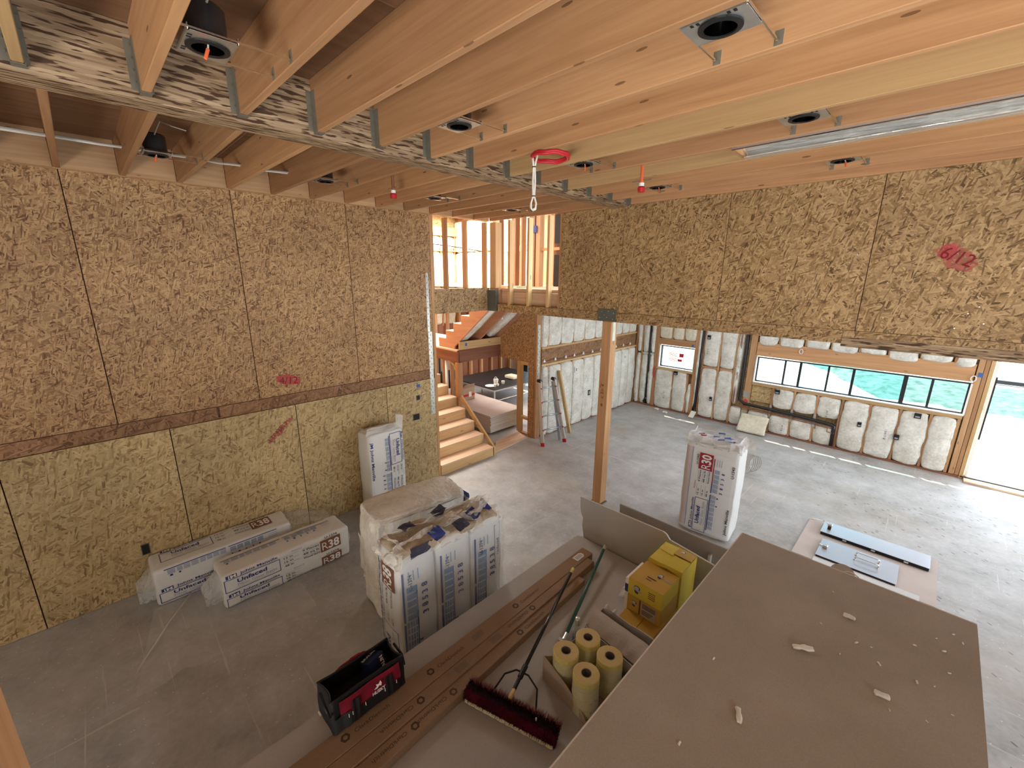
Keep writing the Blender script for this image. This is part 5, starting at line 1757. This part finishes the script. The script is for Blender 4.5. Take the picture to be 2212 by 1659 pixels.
t = thing('push_broom', 'push broom with maroon bristles and a black handle lying on the low stack', 'broom', (-1.42, 1.42, .62))
h0, h1 = Vector((-1.47, 1.47, .69)), Vector((-1.905, 2.695, .725))
MB().cyl(h0.lerp(h1, .05), h0.lerp(h1, .955), .0125, n=14).build('handle', M_BLACKG, t, smooth=True)
MB().cyl(h0.lerp(h1, .95), h1, .0135, n=14).build('handle_tip', M_TAPE, t, smooth=True)
MB().cyl(h0, h0.lerp(h1, .055), .014, .011, n=12).build('handle_thread', M_PINE, t, smooth=True)
hl, hr_ = Vector((-1.715, 1.285, PZ)), Vector((-1.115, 1.475, PZ))
au = (hr_ - hl).normalized()
av = Vector((-au.y, au.x, 0))
LB = (hr_ - hl).length
k0 = h0.lerp(h1, .15)
for s in (-1, 1):
    e = hl.lerp(hr_, .5 + .24 * s) + av * .11 + Vector((0, 0, .07))
    mid = k0.lerp(e, .45) + au * (.05 * s) + av * .03
    MB().tube([k0, k0 + au * (.045 * s) - Vector((0, 0, .002)), mid, e], .006, 8).build('brace', M_BLACK, t, smooth=True)
MB().cyl(h0.lerp(h1, .12), h0.lerp(h1, .19), .018, n=12).build('brace_collar', M_BLACK, t)
m = MB()
m.add([hl + au * (LB * .03) + av * a + Vector((0, 0, z)) for a, z in ((.05, .012), (.10, .012), (.10, .075), (.05, .075))] +
      [hr_ - au * (LB * .03) + av * a + Vector((0, 0, z)) for a, z in ((.05, .012), (.10, .012), (.10, .075), (.05, .075))],
      [(0, 1, 2, 3), (7, 6, 5, 4), (0, 4, 5, 1), (1, 5, 6, 2), (2, 6, 7, 3), (3, 7, 4, 0)])
m.build('head_block', M_DKBRI, t, bevel=.006)
rr = random.Random(3)
def bristles(name, mat, n, a0, a1, z0, z1, tip, w):
    m = MB()
    for i in range(n):
        s = rr.random()
        p = hl.lerp(hr_, s) + av * rr.uniform(a0, a1) + Vector((0, 0, rr.uniform(z0, z1)))
        q = p + av * (tip[0] + rr.uniform(-.012, .012)) + au * rr.uniform(-.012, .012) + Vector((0, 0, tip[1] + rr.uniform(-.01, .012)))
        e = au * w
        m.add([p - e, p + e, q], [(0, 1, 2)])
        e = Vector((0, 0, w))
        m.add([p - e, p + e, q], [(0, 1, 2)])
    o = m.build(name, mat, t, clean=False)
    o['kind'] = 'stuff'
bristles('bristles', M_MAROON, 2600, .035, .075, .01, .07, (-.035, -.002), .004)
bristles('bristles_dark', M_DKBRI, 1500, .05, .10, .055, .080, (.0, .022), .004)
bristles('bristles_pink', M_PINKBRI, 2400, .085, .115, .02, .08, (.025, .012), .002)
def wavy(a, b_):
    s = a
    return hl.lerp(hr_, s * .96 + .02) + av * (.006 + .010 * b_ + .0014 * math.sin(s * 70)) + Vector((0, 0, .004 + .014 * b_))
MB().grid(wavy, 120, 3).build('bristle_tips', M_CREAM, t, clean=False)
m = MB().box(-.004, .004, -.003, .003, 0, .02)
m.v = [v + hl.lerp(hr_, .78) + av * .06 + Vector((0, 0, .085)) for v in m.v]
m.build('lint', M_TUFT, t)

# ---- tool bag
t = thing('tool_bag', 'open black and red tool bag standing on the left long carton', 'bag', (-2.13, .83, .68), 0)
bw, bl, bh = .205, .47, .215
def side(u, w, z):
    """point of the shell: u along the bag (-1..1), w across (-1..1), z height 0..1"""
    belly = 1 + .10 * math.sin(PI * z)
    return Vector((w * bw * .5 * belly * (1 - .10 * z), u * bl * .5 * (1 - .02 * z) , z * bh))
def shell(a, b_):
    # a runs round the bag, b_ upward
    per = 4 * a
    if per < 1: u, w = -1 + 2 * per, 1
    elif per < 2: u, w = 1, 1 - 2 * (per - 1)
    elif per < 3: u, w = 1 - 2 * (per - 2), -1
    else: u, w = -1, -1 + 2 * (per - 3)
    p = side(u, w, b_)
    if b_ > .5 and abs(w) == 1:
        p.x *= 1 - .10 * (1 - u * u) * (b_ - .5)
    if abs(u) == 1 and abs(w) < 1:
        p.y *= 1 - .09 * (1 - w * w) * b_
    q = p * 11
    return p + Vector((noise.noise(q), noise.noise(q + Vector((4, 4, 4))), 0)) * .006
MB().grid(shell, 80, 14).build('shell', M_CLOTHBLK, t, local=True, smooth=True, weld=True)
B(-bw * .49, bw * .49, -bl * .49, bl * .49, .002, .012).build('base', M_CLOTHBLK, t, local=True)
B(-bw * .40, bw * .40, -bl * .46, bl * .46, .10, .105).build('inner_floor', M_BLACK, t, local=True)
def face(u0, u1, z0, z1, off):
    def fn(a, b_):
        u, z = u0 + (u1 - u0) * a, z0 + (z1 - z0) * b_
        return side(u, 1, z) + Vector((off + .003 * math.sin(a * 9), 0, 0))
    return fn
MB().grid(face(-.80, .86, .42, .93, .007), 24, 8).build('front_panel', M_CLOTHRED, t, clean=False, smooth=True, local=True)
MB().grid(face(-.72, .80, .05, .45, .011), 24, 8).build('front_pocket', M_CLOTHBLK, t, clean=False, smooth=True, local=True)
MB().grid(face(-.99, -.55, .05, .55, .013), 10, 8).build('end_pocket', M_CLOTHGRN, t, clean=False, smooth=True, local=True)
for u0, u1 in ((-.52, -.30), (.40, .62)):
    MB().grid(face(u0, u1, .10, .78, .016), 6, 6).build('handle_tab', M_CLOTHBLK, t, clean=False, local=True)
for u in (-.62, -.52, -.18, .36, .70):
    MB().grid(face(u - .008, u + .008, .36, .48, .018), 2, 3).build('stitch_tab', M_WHITE, t, clean=False, local=True)
# rim with its wire frame
rim = []
for k in range(64):
    p = shell(k / 64, 1.0)
    rim.append(p + Vector((0, 0, .004)))
MB().tube(rim, .007, 8, True).build('rim', M_BLACK, t, smooth=True, local=True)
MB().tube([side(-1, -.2, 1) + Vector((0, -.01, 0)), side(-1, .6, .95) + Vector((0, -.02, 0)), side(-1, 1.1, .70) + Vector((0, -.012, 0))], .009, 8).build('zip_end', M_BLACK, t, smooth=True, local=True)
MB().tube([side(1, -.3, 1) + Vector((0, .01, .0)), side(1, .7, .93) + Vector((0, .012, 0)), side(1, 1.08, .72)], .009, 8).build('zip_end', M_BLACK, t, smooth=True, local=True)
MB().tube([side(-.62, -1.02, .88), side(-.35, -1.14, .97), side(.05, -1.18, 1.0), side(.30, -1.14, .98), side(.45, -1.02, .90)], .009, 8).build('handle', M_CLOTHRED, t, smooth=True, local=True)
B(-.122, -.104, -.02, .05, .19, .222).build('handle_pad', M_CLOTHRED, t, bevel=.006, local=True)
letters('HUSKY', side(.02, 1, .50) + Vector((.016, 0, 0)), (0, 1, 0), (-.08, 0, 1), .022, M_WHITE, t, off=.004, width=.085, bold=.03, local=True)
MB().prism([(0, 0), (.018, .012), (.012, .03), (.03, .022), (.042, .04), (.05, .018), (.046, -.002), (.034, .008), (.02, -.004)], side(.08, 1, .66) + Vector((.018, 0, 0)), (0, 1, 0), (0, 0, 1), (.001, 0, 0)).build('emblem', M_WHITE, t, local=True)
tb_ = thing('shaver_box', 'dark navy carton with white lettering tilted inside the open tool bag', 'box', (-2.145, .93, .80), (.0, -.42, .28))
B(-.045, .045, -.06, .06, -.06, .09).build('carton_body', flat('navy_carton', (.012, .018, .06), .35), tb_, bevel=.002, local=True)
letters('BRAUN', (.0465, .045, -.035), (0, 0, 1), (0, -1, 0), .026, M_WHITE, tb_, off=.001, width=.11, bold=.03, local=True)
letters('BRAUN', (-.018, -.05, .0905), (0, 1, 0), (-1, 0, 0), .026, M_WHITE, tb_, off=.001, width=.10, bold=.03, local=True)
mb = Puff(.020, .014, .008, .007, .005, 30, 2).mesh(.01)
mb.v = [v + Vector((-2.275, .615, PZ + .011)) for v in mb.v]
tag(mb.build('fluff_speck', M_WHITE, None, weld=True, smooth=True), 'bright white scrap at the edge of the low stack beside the tool bag', 'scrap')

# ---- open carton with tape rolls
t = thing('open_carton', 'cut down grey cardboard carton holding four yellow tape rolls', 'box', (-1.24, 1.92, PZ), None)
cang = -.125
t.rotation_euler = (0, 0, cang)
def cw(u0, u1, v0, v1, z0, z1):
    return B(u0, u1, v0, v1, z0, z1)
cw(-.20, .22, -.17, .25, .001, .005).build('carton_base', M_CARD2, t, local=True)
MB().prism([(-.20, .003), (.22, .003), (.21, .012), (.15, .075), (.02, .150), (-.12, .185), (-.20, .20)], (0, -.17, 0), (1, 0, 0), (0, 0, 1), (0, .004, 0)).build('carton_front', M_CARD2, t, local=True)
MB().prism([(-.17, .003), (.25, .003), (.25, .20), (-.02, .10), (-.17, .20)], (-.20, 0, 0), (0, 1, 0), (0, 0, 1), (.004, 0, 0)).build('carton_side', M_CARD2, t, local=True)
MB().prism([(-.17, .003), (.25, .003), (.25, .20), (-.10, .02)], (.216, 0, 0), (0, 1, 0), (0, 0, 1), (.004, 0, 0)).build('carton_side', M_CARD2, t, local=True)
cw(-.20, .22, .236, .24, .003, .20).build('carton_back', M_CARDGREY, t, local=True)
cw(-.01, .0, -.10, .20, .005, .14).build('divider', M_CARDGREY, t, local=True)
ROLLS = [(-1.335, 1.855, 'tape roll column at the left front corner of the cut carton'),
         (-1.295, 2.045, 'tape roll column at the left rear corner of the cut carton, beside the bottle'),
         (-1.110, 2.025, 'tape roll column at the right rear corner of the cut carton'),
         (-1.145, 1.815, 'tape roll column nearest the brown sheet, its printed side showing')]
for i, (x, y, lb) in enumerate(ROLLS):
    t = thing('tape_roll', lb, 'tape', (x, y, PZ + .007), R.uniform(0, 3), 'yellow tape rolls in the cut carton')
    n = 4
    h = .067
    for k in range(n):
        z = k * (h + .001)
        r = .083 + R.uniform(-.0015, .0015)
        top = k == n - 1
        MB().lathe([(.033, z), (r - .004, z), (r, z + .004), (r, z + h - .004), (r - .004, z + h), (.033, z + h)], 30, loop=True).build('roll', M_TAPE, t, smooth=False, local=True)
        MB().lathe([(.0285, z), (.033, z), (.033, z + h + .001), (.0285, z + h + .001)], 24, loop=True).build('core', M_CORE, t, local=True)
        if top:
            MB().lathe([(.034, z + h + .0006), (r - .005, z + h + .0006)], 30).build('roll_face', M_TAPETOP, t, clean=False, local=True)
    MB().lathe([(.0845, .0), (.0855, .1), (.0848, n * h - .03)], 30).build('shrink_wrap', M_FILM, t, clean=False, local=True, smooth=True)
    m = MB()
    for q in range(5):
        for s in range(2):
            zc = .05 + .07 * s + .09 * (q % 2) * .2
            def band(a, b_, q=q, zc=zc):
                an = -1.9 + .25 * q + .2 * a
                return Vector((.0858 * math.cos(an), .0858 * math.sin(an), zc + .012 * b_))
            m.grid(band, 3, 1)
    stuff(m.build('wrap_print', M_GREYINK, t, clean=False, local=True))
t = thing('spray_bottle', 'small clear bottle with a silver cap standing between the pole and the tape rolls', 'bottle', (-1.455, 2.145, PZ))
MB().lathe([(0, .001), (.028, .001), (.03, .02), (.03, .15), (.014, .19), (.013, .21)], 18).build('body', M_FILM2, t, smooth=True, local=True)
MB().lathe([(.031, .03), (.031, .11)], 18).build('bottle_label', M_BLUE, t, smooth=True, clean=False, local=True)
MB().lathe([(.018, .205), (.019, .25), (.016, .262), (0, .262)], 18).build('cap', M_GALV, t, smooth=True, local=True)

# ---- torn white carton with rolls inside
t = thing('torn_carton', 'torn white lidded carton with paper rolls inside, between the tape rolls and the yellow boxes', 'box', (-1.19, 2.28, PZ))
CX0, CX1, CY0, CY1 = -1.415, -.99, 2.20, 2.41
B(CX0, CX1, CY0, CY1, PZ + .001, PZ + .006).build('carton_base', M_CARDGREY, t)
B(CX0, CX0 + .004, CY0, CY1, PZ + .006, PZ + .20).build('carton_side', M_CARDGREY, t)
B(CX1 - .004, CX1, CY0, CY1, PZ + .006, PZ + .20).build('carton_side', M_CARDGREY, t)
B(CX0 + .004, CX1 - .004, CY0, CY0 + .004, PZ + .006, PZ + .185).build('carton_front', M_CARDGREY, t)
MB().prism([(CX0 + .004, .006), (CX1 - .004, .006), (CX1 - .004, .215), (-1.10, .222), (-1.18, .215), (-1.28, .225), (-1.36, .235), (CX0 + .004, .21)], (0, CY1 - .004, PZ), (1, 0, 0), (0, 0, 1), (0, .004, 0)).build('carton_back', M_GYPWHITE, t)
def flap(a, b_):
    x = CX0 - .005 + (CX1 - CX0 + .02) * a
    y = CY0 - .004 + .145 * b_ - .035 * a
    return (x, y, PZ + .186 + .055 * math.sin(b_ * 1.9) + .008 * noise.noise(Vector((x * 14, y * 14, 0))) + .01 * a * b_)
MB().grid(flap, 20, 8).build('flap', M_CARDGREY, t, clean=False)
MB().grid(lambda a, b_: (CX0 + .02 + .10 * a, CY1 - .01 + .02 * b_, PZ + .225 + .02 * math.sin(a * 9) + .015 * b_), 10, 3).build('torn_edge', M_GYPWHITE, t, clean=False)
for i, (x, lb) in enumerate(((-1.315, 'left brown paper roll inside the torn white carton'), (-1.16, 'right brown paper roll inside the torn white carton'))):
    q = MB().lathe([(.018, .0), (.066, .0), (.066, .17), (.018, .17)], 26, Matrix.Translation((x, 2.285, PZ + .008)), True).build('paper_roll', M_CARD, None)
    tag(q, lb, 'roll', 'paper rolls in the torn carton')

# ---- yellow joint compound boxes
def emblem(par, p, u, v, s):
    """a plain dark oval on a tan ribbon, in place of the maker's figure"""
    p, u, v = Vector(p), Vector(u).normalized(), Vector(v).normalized()
    n = u.cross(v)
    def poly(pts, off, mat, nm):
        MB().add([p + u * a * s + v * b_ * s + n * off for a, b_ in pts], [tuple(range(len(pts)))]).build(nm, mat, par, clean=False)
    ov = lambda cx, cy, rx, ry, k=24: [(cx + rx * math.cos(2 * PI * i / k), cy + ry * math.sin(2 * PI * i / k)) for i in range(k)]
    poly(ov(0, .25, .62, .52), .0008, M_INKDK, 'emblem_oval')
    poly(ov(-.05, .28, .45, .36), .0011, M_GALV, 'emblem_light')
    poly([(-.95, .05), (-.7, .32), (.95, -.15), (.75, -.5), (-.6, -.2)], .0014, M_PINKBRI if False else M_CARDGREY, 'emblem_ribbon')
    poly([(-.55, -.25), (.35, -.5), (.2, -.95), (-.35, -.85)], .0011, M_INKDK, 'emblem_base')
def ybox(label, x0, x1, y0, y1, z0, z1, side_mat, top_mat, em=True, top_em=False, group='yellow cartons stacked on the low drywall stack'):
    t = thing('yellow_carton', label, 'box', ((x0 + x1) / 2, (y0 + y1) / 2, z0), None, group)
    b = B(x0, x1, y0, y1, z0 + .001, z1 - .003).build('carton_body', side_mat, t, bevel=.002)
    B(x0 + .001, x1 - .001, y0 + .001, y1 - .001, z1 - .003, z1 - .001).build('carton_top', top_mat, t)
    w = x1 - x0
    if em:
        emblem(b, (x0 + w * .27, y0 - .0005, z0 + (z1 - z0) * .52), (1, 0, 0), (0, 0, 1), w * .15)
        m = MB()
        for q in range(4):
            m.box(x0 + w * .60, x0 + w * .80, y0 - .0012, y0 - .0002, z1 - .045 - q * .016, z1 - .038 - q * .016)
        m.build('carton_print', M_INKBRN, b)
    if top_em:
        emblem(b, (x0 + w * .62, y0 + (y1 - y0) * .62, z1), (1, 0, 0), (0, 1, 0), w * .12)
        m = MB()
        m.box(x0 + w * .36, x0 + w * .62, y0 + .10, y0 + .112, z1, z1 + .0005).box(x0 + w * .36, x0 + w * .52, y0 + .075, y0 + .083, z1, z1 + .0005)
        m.build('carton_print', M_CARDINK, b)
        m = MB().box(x0 + w * .78, x0 + w * .97, y0 + .15, y0 + .178, z1, z1 + .0006)
        m.build('carton_sticker', M_CARD2, b)
    return t, b
ybox('left amber carton of the lowest yellow row, beside the torn white carton', -1.325, -1.175, 2.42, 2.90, PZ, .735, M_AMB, M_AMB, False)
ybox('right amber carton of the lowest yellow row, next to the brown sheet', -1.172, -1.04, 2.42, 2.90, PZ, .735, M_AMB, M_AMB, False)
t, b = ybox('amber carton in the middle of the stack with a white label on its front', -1.325, -1.05, 2.615, 2.90, .736, .875, M_AMB, M_AMB, False)
emblem(b, (-1.265, 2.6145, .815), (1, 0, 0), (0, 0, 1), .03)
B(-1.205, -1.085, 2.6130, 2.6148, .75, .862).build('label_sticker', M_CARD2, b)
m = MB().box(-1.198, -1.092, 2.6120, 2.6129, .815, .855)
m.build('label_dark', M_CORE, b)
m = MB()
for q in range(3):
    m.box(-1.198, -1.13 + .012 * q, 2.6120, 2.6129, .765 + .014 * q, .770 + .014 * q)
m.build('label_print', M_INKDK, b)
B(-1.222, -1.214, 2.6125, 2.6148, .745, .868).build('carton_slit', M_INKDK, b)
ybox('bright yellow carton on top in front, with the dark oval emblem on its face', -1.325, -1.05, 2.612, 2.895, .876, 1.02, M_YEL, M_AMB, True, True)
t, b = ybox('tallest yellow carton at the back with loosely folded lid flaps', -1.31, -1.04, 2.905, 3.19, PZ, 1.045, M_YEL, M_YEL, False)
FZ = 1.048
def quad(pts, nm, mat, th=.003):
    m = MB()
    m.add(pts + [(x, y, z + th) for x, y, z in pts], [(0, 1, 2, 3), (7, 6, 5, 4), (0, 4, 5, 1), (1, 5, 6, 2), (2, 6, 7, 3), (3, 7, 4, 0)])
    return m.build(nm, mat, t)
quad([(-1.31, 2.905, FZ), (-1.19, 2.90, FZ + .001), (-1.155, 3.06, FZ + .008), (-1.31, 3.10, FZ + .002)], 'lid_flap', M_YEL)
quad([(-1.31, 3.075, FZ + .005), (-1.18, 3.04, FZ + .012), (-1.175, 3.19, FZ + .006), (-1.31, 3.19, FZ + .004)], 'lid_flap', M_YEL)
f2 = quad([(-1.185, 3.07, FZ + .014), (-1.04, 3.07, FZ + .012), (-1.04, 3.19, FZ + .004), (-1.185, 3.19, FZ + .008)], 'lid_flap', M_AMB)
quad([(-1.19, 2.905, FZ + .001), (-1.04, 2.905, FZ), (-1.04, 3.055, FZ + .007), (-1.165, 3.055, FZ + .010)], 'lid_flap', M_YEL)
emblem(f2, (-1.135, 3.135, FZ + .0125), (1, 0, 0), (0, 1, 0), .03)
MB().grid(lambda a, b_: (-1.315 + .275 * a, 2.903 - .014 * b_, FZ + .002 - .022 * b_ - .010 * math.sin(a * 8) * b_), 20, 3).build('lid_lip', M_YEL, t, clean=False)
# white and blue box and cloudy bag just left of the yellow stack
t = thing('small_carton', 'narrow white and blue carton wedged left of the front yellow carton', 'box', (-1.34, 2.76, PZ))
B(-1.362, -1.328, 2.635, 2.89, PZ + .001, .985).build('carton_body', M_VINYL, t, bevel=.002)
B(-1.3615, -1.3285, 2.633, 2.6349, .865, .935).build('carton_band', M_NAVY, t)
t = thing('plastic_bag', 'cloudy plastic bag slumped left of the yellow cartons', 'plastic', (-1.42, 2.95, PZ))
for i in range(3):
    crumple(t, 'bag_sheet', M_FILM2, (-1.50 + .03 * i, 2.78, PZ + .01 + .01 * i), (.15 - .02 * i, .0, .28), (-.02, .36, .02), 12, 12, .03, 400 + 9 * i)

# ---- sheet and steel panels on the floor
q = B(-.765, .508, 5.62, 6.665, .001, .0135).build('drywall_sheet', M_GYPPINK, None)
tag(q, 'pinkish drywall sheet lying flat on the floor under the two steel panels', 'drywall')
q = B(-.55, .38, 5.56, 5.70, .014, .020).build('white_strip', M_GYPWHITE, None)
tag(q, 'narrow white board strip lying beside the near steel panel', 'board')
def steel(label, x0, x1, y0, y1, z, tilt):
    t = thing('steel_panel', label, 'panel', ((x0 + x1) / 2, (y0 + y1) / 2, .0135), None, 'steel access panels')
    B(x0, x1, y0, y1, z, z + .004).build('face_sheet', M_ALU, t, bevel=.001)
    m = MB()
    m.box(x0 + .006, x1 - .006, y0 + .006, y0 + .012, .015, z).box(x0 + .006, x1 - .006, y1 - .012, y1 - .006, .015, z)
    m.box(x0 + .006, x0 + .012, y0 + .012, y1 - .012, .015, z).box(x1 - .012, x1 - .006, y0 + .012, y1 - .012, .015, z)
    m.build('panel_flange', M_BLACK, t)
    return t
t = steel('far steel access panel, the longer plain one lying on the drywall sheet', -.598, .440, 6.30, 6.63, .055, 0)
for x in (-.34, -.06, .24):
    B(x - .02, x + .02, 6.285, 6.302, .035, .05).build('hinge_lug', M_GALV, t)
m = B(-.545, -.50, 6.45, 6.50, .06, .105).build('latch', M_CHROME, t, bevel=.004)
B(-.54, -.505, 6.42, 6.449, .06, .075).build('latch_foot', M_BLACK, t)
MB().tube([(-.75, 6.66, .016), (-.62, 6.64, .05), (-.54, 6.55, .065)], .005, 6).build('latch_rod', M_CHROME, t)
t = steel('near steel access panel with two pull handles, half hidden by the brown sheet', -.545, .19, 5.72, 6.17, .035, 0)
for y in (6.05, 5.93):
    hd = MB().tube([(-.19, y, .04), (-.19, y, .072), (-.175, y, .078), (.005, y, .078), (.02, y, .072), (.02, y, .04)], .007, 8).build('pull_handle', M_CHROME, t, smooth=True)
    for x in (-.19, .02):
        MB().cyl((x, y, .0392), (x, y, .046), .017, n=12).build('handle_foot', M_CHROME, hd)
B(-.51, -.46, 5.93, 5.98, .0395, .07).build('latch', M_CHROME, t, bevel=.004)
MB().tube([(-.545, 5.99, .045), (-.49, 5.96, .05)], .006, 6).build('latch_rod', M_CHROME, t)
